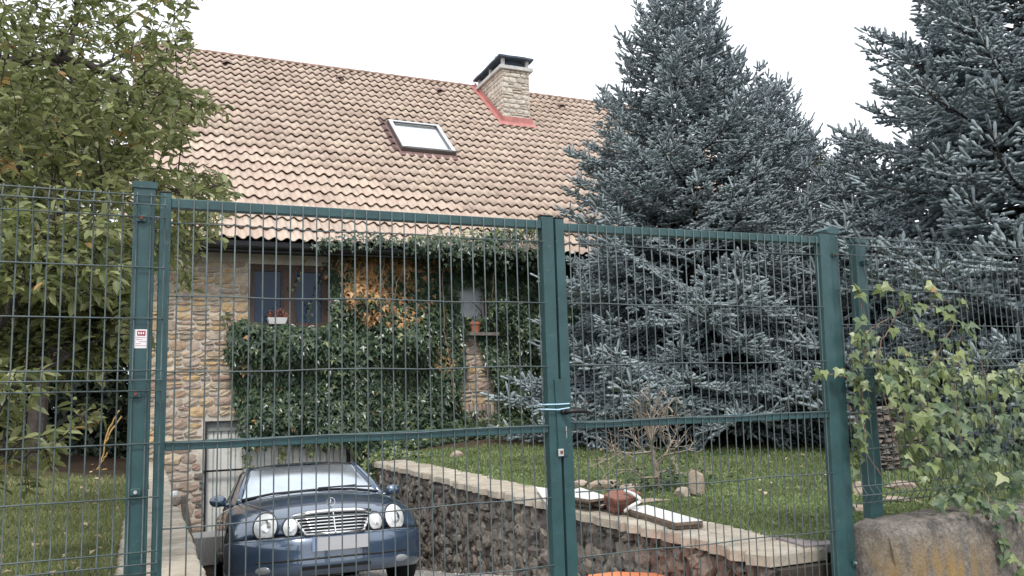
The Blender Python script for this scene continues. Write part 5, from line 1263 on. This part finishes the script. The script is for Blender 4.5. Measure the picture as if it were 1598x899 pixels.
for pts in ([(1375, 740), (1350, 700), (1345, 600), (1350, 520), (1340, 455)], [(1400, 700), (1372, 560), (1390, 510), (1412, 465)], [(1450, 700), (1440, 600), (1470, 540), (1490, 490), (1445, 447)], [(1500, 700), (1490, 600), (1500, 520), (1515, 505)], [(1345, 600), (1320, 590), (1282, 582)], [(1560, 700), (1540, 600), (1530, 560)], [(1530, 740), (1545, 790), (1560, 830), (1572, 866)], [(1350, 520), (1400, 490), (1440, 478), (1466, 484)], [(1598, 800), (1600, 860), (1594, 892)]):
    m_ = MB(); m_.tube(curve_pts([onY(x, y, 3.52 if y < 780 else 3.31) for x, y in pts], 8, .004), .0032, 5); obj('stem', m_, M['vine'], fi)
P = np.array([a[0] for a in acc]); sz = np.array([a[1] for a in acc]); n = len(P)
fr = frames(np.column_stack([RNG.normal(0, .5, n), -np.ones(n), RNG.normal(.6, .4, n)]), np.column_stack([RNG.normal(0, .7, n), -.3*np.ones(n), -.8*np.ones(n)]), sz)
pz = pr(P); mi = np.where((pz[:, 0] > 1460) & (pz[:, 1] > 620) & (RNG.random(n) < .75), 1, (RNG.random(n) < .3)*1)
mi[RNG.random(n) < .003] = 2
leaves_as_parts(fi, 'ivy', fr, P, [M['ivy_light'], mat('mid_green_ivy_leaf', [(.05, .09, .04), (.09, .14, .065), (.13, .18, .09), (.07, .11, .055)], rough=.4, trans=.2, var=(.8, 1.2), vscale=10), M['ivy_dead']], mi, sz)
# ================================================================ SMALL THINGS
def rock(name, label, c, r, seed, m=None, cat='rock', group=None):
    bm = bmesh.new(); bmesh.ops.create_icosphere(bm, subdivisions=2, radius=1); rr = random.Random(seed)
    ax = [Vector((rr.gauss(0, 1), rr.gauss(0, 1), rr.gauss(0, 1))).normalized() for _ in range(9)]; cutd = [rr.uniform(.55, .9) for _ in ax]
    for v in bm.verts:
        for a_, cd_ in zip(ax, cutd):
            t = v.co.dot(a_)
            if t > cd_: v.co -= a_*(t-cd_)
        v.co *= rr.uniform(.96, 1.04); v.co = Vector((v.co.x*r[0], v.co.y*r[1], v.co.z*r[2]))+Vector(c)
    me = bpy.data.meshes.new(name); bm.to_mesh(me); bm.free(); me.materials.append(m or M['rock']); o = put(name, me); return tag(o, label, cat, group)
def rk(px_, py_, r, label, seed, m=None, z=LZ):
    p = onZ(px_, py_, z); return rock('rock', label, (p[0], p[1], z+r[2]*.75), r, seed, m)
rk(1088, 777, (.075, .07, .16), 'upright pointed pale rock standing in the green grass', 1)
rk(1066, 779, (.09, .08, .06), 'squat rock leaning against the upright pointed rock', 2)
rk(906, 762, (.07, .1, .05), 'reddish rock at the grass edge just right of the gate stiles', 3, M['stone_red'])
rk(945, 766, (.2, .12, .06), 'wide flat beige rock behind the white boards', 4)
rk(985, 768, (.12, .1, .05), 'small flat reddish rock behind the brown wooden boards', 5, M['stone_red'])
rk(1012, 787, (.22, .07, .03), 'long thin stone edging the lawn behind the white board', 6)
rk(1345, 774, (.09, .1, .07), 'square tan rock seen between the gate post and fence post', 7)
rk(1345, 803, (.085, .1, .05), 'rounded low boulder at the foot of the slim fence post', 8)
rk(1404, 766, (.16, .12, .05), 'flat pinkish rock right of the slim fence post', 9, M['stone_red'])
rk(1397, 787, (.12, .1, .04), 'thin tan rock below the flat pinkish rock', 10)
rk(712, 718, (.12, .12, .08), 'reddish rock where the ivy meets the lawn', 11, M['stone_red'])
# dry stone stack behind the fence post
ds = thing('stone_stack', 'stacked flat grey stones visible behind the fence ivy', 'dry stone wall', (9.9, 8.4, .7))
p = onY(1372, 722, 6.6); q_ = onY(1445, 722, 6.6); sp_ = Pieces(ds, 'stone', rs_, 300)
z = .66
while z < 1.32:
    h = random.uniform(.035, .07); x = p[0]
    while x < q_[0]+.2:
        wd = random.uniform(.1, .25); sp_.add(random.randrange(8), np.diag([wd*1.02, .25, h]), (x+wd/2, 6.85+random.uniform(-.02, .02), z+h/2)); x += wd
    z += h
sp_.build()
# bare shrub
bs = thing('bare_shrub', 'leafless grey shrub with tangled dry twigs in front of the spruce', 'shrub', tuple(onZ(1032, 768, LZ)))
b = MB(); base = onZ(1032, 768, LZ); BY = base[1]; rr = random.Random(5)
tr = [onY(x, y, BY) for x, y in ((1032, 770), (1026, 745), (1020, 715), (1018, 695))]; b.tube(curve_pts(tr, 5, .003), [.03-.0008*i for i in range(16)], 7); obj('trunk', b, M['twig'], bs, smooth=True)
b = MB()
def grow(p, d, l, r, dep):
    e = p+d*l; mid = (p+e)/2+np.array([rr.gauss(0, .1), rr.gauss(0, .1), rr.gauss(0, .06)])*l; b.tube([p, mid, e], [r, r*.85, r*.65], 4)
    if dep > 0:
        for _ in range(rr.choice((2, 3, 3))):
            nd__ = d+np.array([rr.gauss(0, .7), rr.gauss(0, .6), rr.gauss(.1, .45)]); nd__ /= np.linalg.norm(nd__); grow(p+(e-p)*rr.uniform(.5, 1), nd__, l*rr.uniform(.55, .85), r*.6, dep-1)
for (fx, fy_, tx, ty) in ((1024, 730, 1048, 690), (1020, 712, 985, 690), (1018, 700, 1002, 655), (1018, 698, 1035, 660), (1022, 722, 1060, 705), (1028, 745, 985, 735), (1018, 705, 960, 705), (1027, 738, 1070, 740)):
    p = onY(fx, fy_, BY); e = onY(tx, ty, BY+rr.uniform(-.25, .25)); d = e-p; l = np.linalg.norm(d); grow(p, d/l, l, .011, 3)
for tx, ty in ((990, 625), (998, 612), (1004, 618), (1010, 630), (1018, 640), (1030, 612), (1040, 635), (1052, 622)):
    p = onY(1017+rr.uniform(-4, 4), 690, BY); b.tube(curve_pts([p, onY((tx+1016)/2-4, 655, BY), onY(tx, ty, BY-.1), onY(tx+10, ty+8, BY-.15)], 5), .0085, 5)
obj('twigs', b, M['twig'], bs)['kind'] = 'stuff'
# weeds under it
wd_ = thing('weeds', 'low leafy weeds around the foot of the bare shrub', 'plant', (base[0], BY, LZ)); n = 500
P = np.column_stack([RNG.normal(base[0]+.02, .22, n), RNG.normal(BY+.05, .2, n), LZ+np.abs(RNG.normal(0, .11, n))])
V, F = replicate(*leaf_tmpl('oval'), frames(RNG.normal(0, .6, (n, 3))+[0, 0, 1], RNG.normal(0, 1, (n, 3))+[0, 0, .5], RNG.uniform(.03, .07, n)), P); fast('foliage', V, F, M['ivy'], wd_, kind='stuff')
# boards on the wall
def board(name, label, pts, z, th, mats, cat, parent=None, group=None):
    m = MB(); n = len(pts); vs = [(p[0], p[1], z) for p in pts]+[(p[0], p[1], z+th) for p in pts]
    m.add(vs, [(i, (i+1) % n, n+(i+1) % n, n+i) for i in range(n)], 1); m.add(vs, [tuple(n+i for i in range(n))], 0); m.add(vs, [tuple(range(n-1, -1, -1))], 1)
    o = obj(name, m, mats, parent)
    return tag(o, label, cat, group) if label else o
WT = LZ+.022
def quad(px4, z, jit=0.): return [onZ(x+random.uniform(-jit, jit), y+random.uniform(-jit, jit), z)[:2] for x, y in px4]
bot = [(886, 776), (918, 786), (947, 782), (905, 766)]
for i, lab in enumerate(('lowest white board of the pile beside the gate stiles', 'middle white board of the pile beside the gate stiles', 'topmost white board of the pile beside the gate stiles')):
    z = WT+i*.035; board('white_board', lab, quad([(872, 781-i*4), (921, 791-i*5), (951, 784-i*4), (905, 768-i*3)], z+.012, 1.5), z, .02, [M['marble'], M['ply']], 'board', group='white boards left on the wall')
board('white_board', 'small white board sticking out between pile and brown wood', quad([(926, 789), (940, 793), (958, 786), (945, 782)], WT+.02), WT+.02, .018, [M['marble'], M['ply']], 'board', group='white boards left on the wall')
for i, lab in enumerate(('lower of the two long white boards with brown edges', 'upper long white board with brown edges nearest the lawn')):
    z = WT+i*.026; board('white_board', lab, quad([(975, 797-i*4), (1055, 822-i*6), (1097, 818-i*6), (1010, 792-i*4)], z+.02, .6), z, .021, [M['marble'], M['ply']], 'board', group='white boards left on the wall')
# white board hanging over the wall edge, left of the gate stiles
p0, p1 = onX(838, 768, WXF-.02), onX(866, 806, WXF-.09)
m = MB(); P = [onZ(836, 762, WT+.03), onZ(870, 765, WT+.03), onX(866, 803, WXF-.10), onX(846, 778, WXF-.10)]
P = [np.array(p) for p in P]; nn = np.cross(P[1]-P[0], P[3]-P[0]); nn /= np.linalg.norm(nn); m.hexa([P[0], P[1], P[3], P[2], P[0]-nn*.012, P[1]-nn*.012, P[3]-nn*.012, P[2]-nn*.012])
tag(obj('white_board', m, M['marble']), 'white board tipping over the wall edge behind the gate stiles', 'board', 'white boards left on the wall')
# curved brown boards bundle
bb = thing('wood_bundle', 'bundle of thin curved reddish brown boards lying between white boards', 'wood', tuple(onZ(965, 792, WT)))
for i in range(8):
    z = WT+.004+i*.0155; pts = quad([(948+i*-.9, 796-i*2.9), (960, 802-i*2.9), (972+i*1.2, 800-i*2.9), (984+i*1.5, 789-i*2.2), (997+i*.6, 783-i*1.6), (985, 778-i*1.6), (955, 781-i*2)], z, .5); board('board', None, pts, z, .0135, [M['rwood'], M['rwood']], None, bb)
# white curved rim piece
m = MB(); cpts = [onZ(975, 798, WT+.03), onZ(985, 790, WT+.07), onZ(999, 781, WT+.11), onZ(990, 772, WT+.15), onZ(975, 766, WT+.15)]
m.tube(curve_pts(cpts, 5), .013, 6); tag(obj('plastic_rim', m, M['white_p'], None, smooth=True), 'white curved plastic rim around the brown wooden bundle', 'trim')
m = MB(); p = onZ(964, 771, WT+.16); m.disc((p[0], p[1], WT+.135), (0, 0, 1), .11, .09, dome=.03, n=16); m.disc((p[0], p[1], WT+.125), (0, 0, -1), .11, .09, n=16); tag(obj('stone_bowl', m, M['granite'], None, smooth=True), 'pale grey rounded lid lying on the brown wooden bundle', 'lid')
# purplish slab on the cap
board('stone_slab', 'rough purplish slab set beside the wall top near the gate post', quad([(1190, 833), (1255, 822), (1308, 822), (1308, 850), (1255, 853)], LZ+.02), LZ-.02, .045, [M['purple'], M['purple']], 'slab')
# orange board on the drive
a = [onZ(918, 897, .35), onZ(962, 892, .35), onZ(1022, 894, .35), onZ(1036, 888, .35), onZ(1108, 887, .35), onZ(1150, 899, .35), onZ(1200, 960, .35), onZ(900, 960, .35)]
board('orange_board', 'orange board with a stepped edge lying low behind the gate', [p[:2] for p in a], .32, .03, [M['orange'], M['orange']], 'board')
m = MB()
for (x, y) in ((1000, 930), (1120, 930)):
    p = onZ(x, y, .32); m.box(p[0]-.15, p[0]+.15, p[1]-.12, p[1]+.12, drive_z(p[1])-.01, .319)
tag(obj('concrete_block', m, M['granite']), 'pair of grey blocks carrying the orange board', 'block')
# left: granite block, dark pier, leaning slab, white rag
BYy = 10.3; p = onY(302, 840, BYy); q_ = onY(341, 881, BYy)
gb = MB(); gb.box(p[0], q_[0], BYy, BYy+.45, q_[2], p[2]); tag(bevel(obj('granite_block', gb, M['granite']), .008), 'pale grey granite block on a dark pier beside the car', 'block')
m = MB(); m.box(p[0]+.05, q_[0]-.04, BYy+.03, BYy+.4, drive_z(BYy)-.3, q_[2]-.002); tag(bevel(obj('stone_pier', m, M['granite_dark']), .01), 'dark stone pier under the granite block', 'pier')
Yl = 11.6; pts = [onY(x, y, Yl) for x, y in ((282, 774), (291, 772), (302, 842), (293, 842), (284, 800))]
m = MB(); n = len(pts); vs = [tuple(p_) for p_ in pts]+[(p_[0], p_[1]+.12, p_[2]) for p_ in pts]; m.add(vs, [(i, (i+1) % n, n+(i+1) % n, n+i) for i in range(n)]+[tuple(range(n-1, -1, -1)), tuple(range(n, 2*n))])
tag(bevel(obj('leaning_slab', m, M['granite_dark']), .012), 'long grey stone slab leaning beside the garage', 'slab')
p = onZ(273, 778, LZ+.02); rock('crumpled_rag', 'small crumpled white rag on the flagstones by the house', (p[0], p[1], LZ+.06), (.045, .05, .035), 31, M['white_p'], 'rag')
rk(276, 790, (.05, .09, .05), 'small dark stone lying beside the white rag', 33, M['granite_dark'], LZ+.02)
# window sill pots
p = onY(431, 506, 14.9); fb = thing('flower_box', 'white flower box with dried reddish flowers on the window sill', 'planter', (p[0], 14.9, p[2]))
m = MB(); z0_, z1_ = p[2]-.0, p[2]+.11; xa, xb = onY(418, 500, 14.9)[0], onY(447, 500, 14.9)[0]; m.hexa([(xa+.02, 14.86, z0_), (xb-.02, 14.86, z0_), (xa+.02, 14.98, z0_), (xb-.02, 14.98, z0_), (xa-.01, 14.83, z1_), (xb+.01, 14.83, z1_), (xa-.01, 15.0, z1_), (xb+.01, 15.0, z1_)]); bevel(obj('box', m, M['white_p'], fb), .006)
n = 160; P = np.column_stack([RNG.uniform(xa, xb, n), RNG.uniform(14.84, 14.98, n), z1_+np.abs(RNG.normal(.02, .06, n))]); V, F = replicate(*leaf_tmpl('oval'), frames(RNG.normal(0, 1, (n, 3)), RNG.normal(0, .7, (n, 3))+[0, 0, 1], RNG.uniform(.03, .07, n)), P); fast('flowers', V, F, M['rwood'], fb, kind='stuff')
p = onY(742, 519, 14.82); fp = thing('flower_pot', 'round terracotta pot on the ledge of the ivy-framed window', 'plant pot', (p[0], 14.82, p[2]))
m = MB(); m.tube([(p[0], 14.82, p[2]), (p[0], 14.82, p[2]+.15), (p[0], 14.82, p[2]+.15), (p[0], 14.82, p[2]+.2)], [.075, .1, .115, .115], 16); obj('pot', m, M['terracotta'], fp, smooth=False)
n = 34; P = np.column_stack([RNG.normal(p[0], .04, n), RNG.normal(14.82, .03, n), p[2]+.2+np.abs(RNG.normal(.02, .08, n))]); V, F = replicate(*leaf_tmpl('oval'), frames(RNG.normal(0, 1, (n, 3)), RNG.normal(0, .7, (n, 3))+[0, 0, 1], RNG.uniform(.04, .08, n)), P); fast('plant', V, F, M['ivy'], fp, kind='stuff')
m = MB(); m.box(5.6, 6.2, 14.72, 14.99, p[2]-.06, p[2]-.001); tag(obj('window_ledge', m, M['granite_dark']), 'stone ledge carrying the terracotta pot', 'ledge')
# dry branch on the left lawn
m = MB(); P0 = onZ(150, 738, LZ)
for pts in ([(150, 738), (160, 715), (166, 680), (178, 655), (186, 640)], [(166, 690), (172, 675), (190, 650)], [(128, 738), (150, 735), (167, 732)], [(150, 738), (158, 722), (168, 706)]):
    m.tube(curve_pts([onY(x, y, P0[1]) for x, y in pts], 5, .004), .011, 5)
tag(obj('dry_branch', m, mat('yellow_dry_branch', [(.4, .25, .09)], rough=.9)), 'yellowish dry branch propped up on the shaded lawn', 'branch')
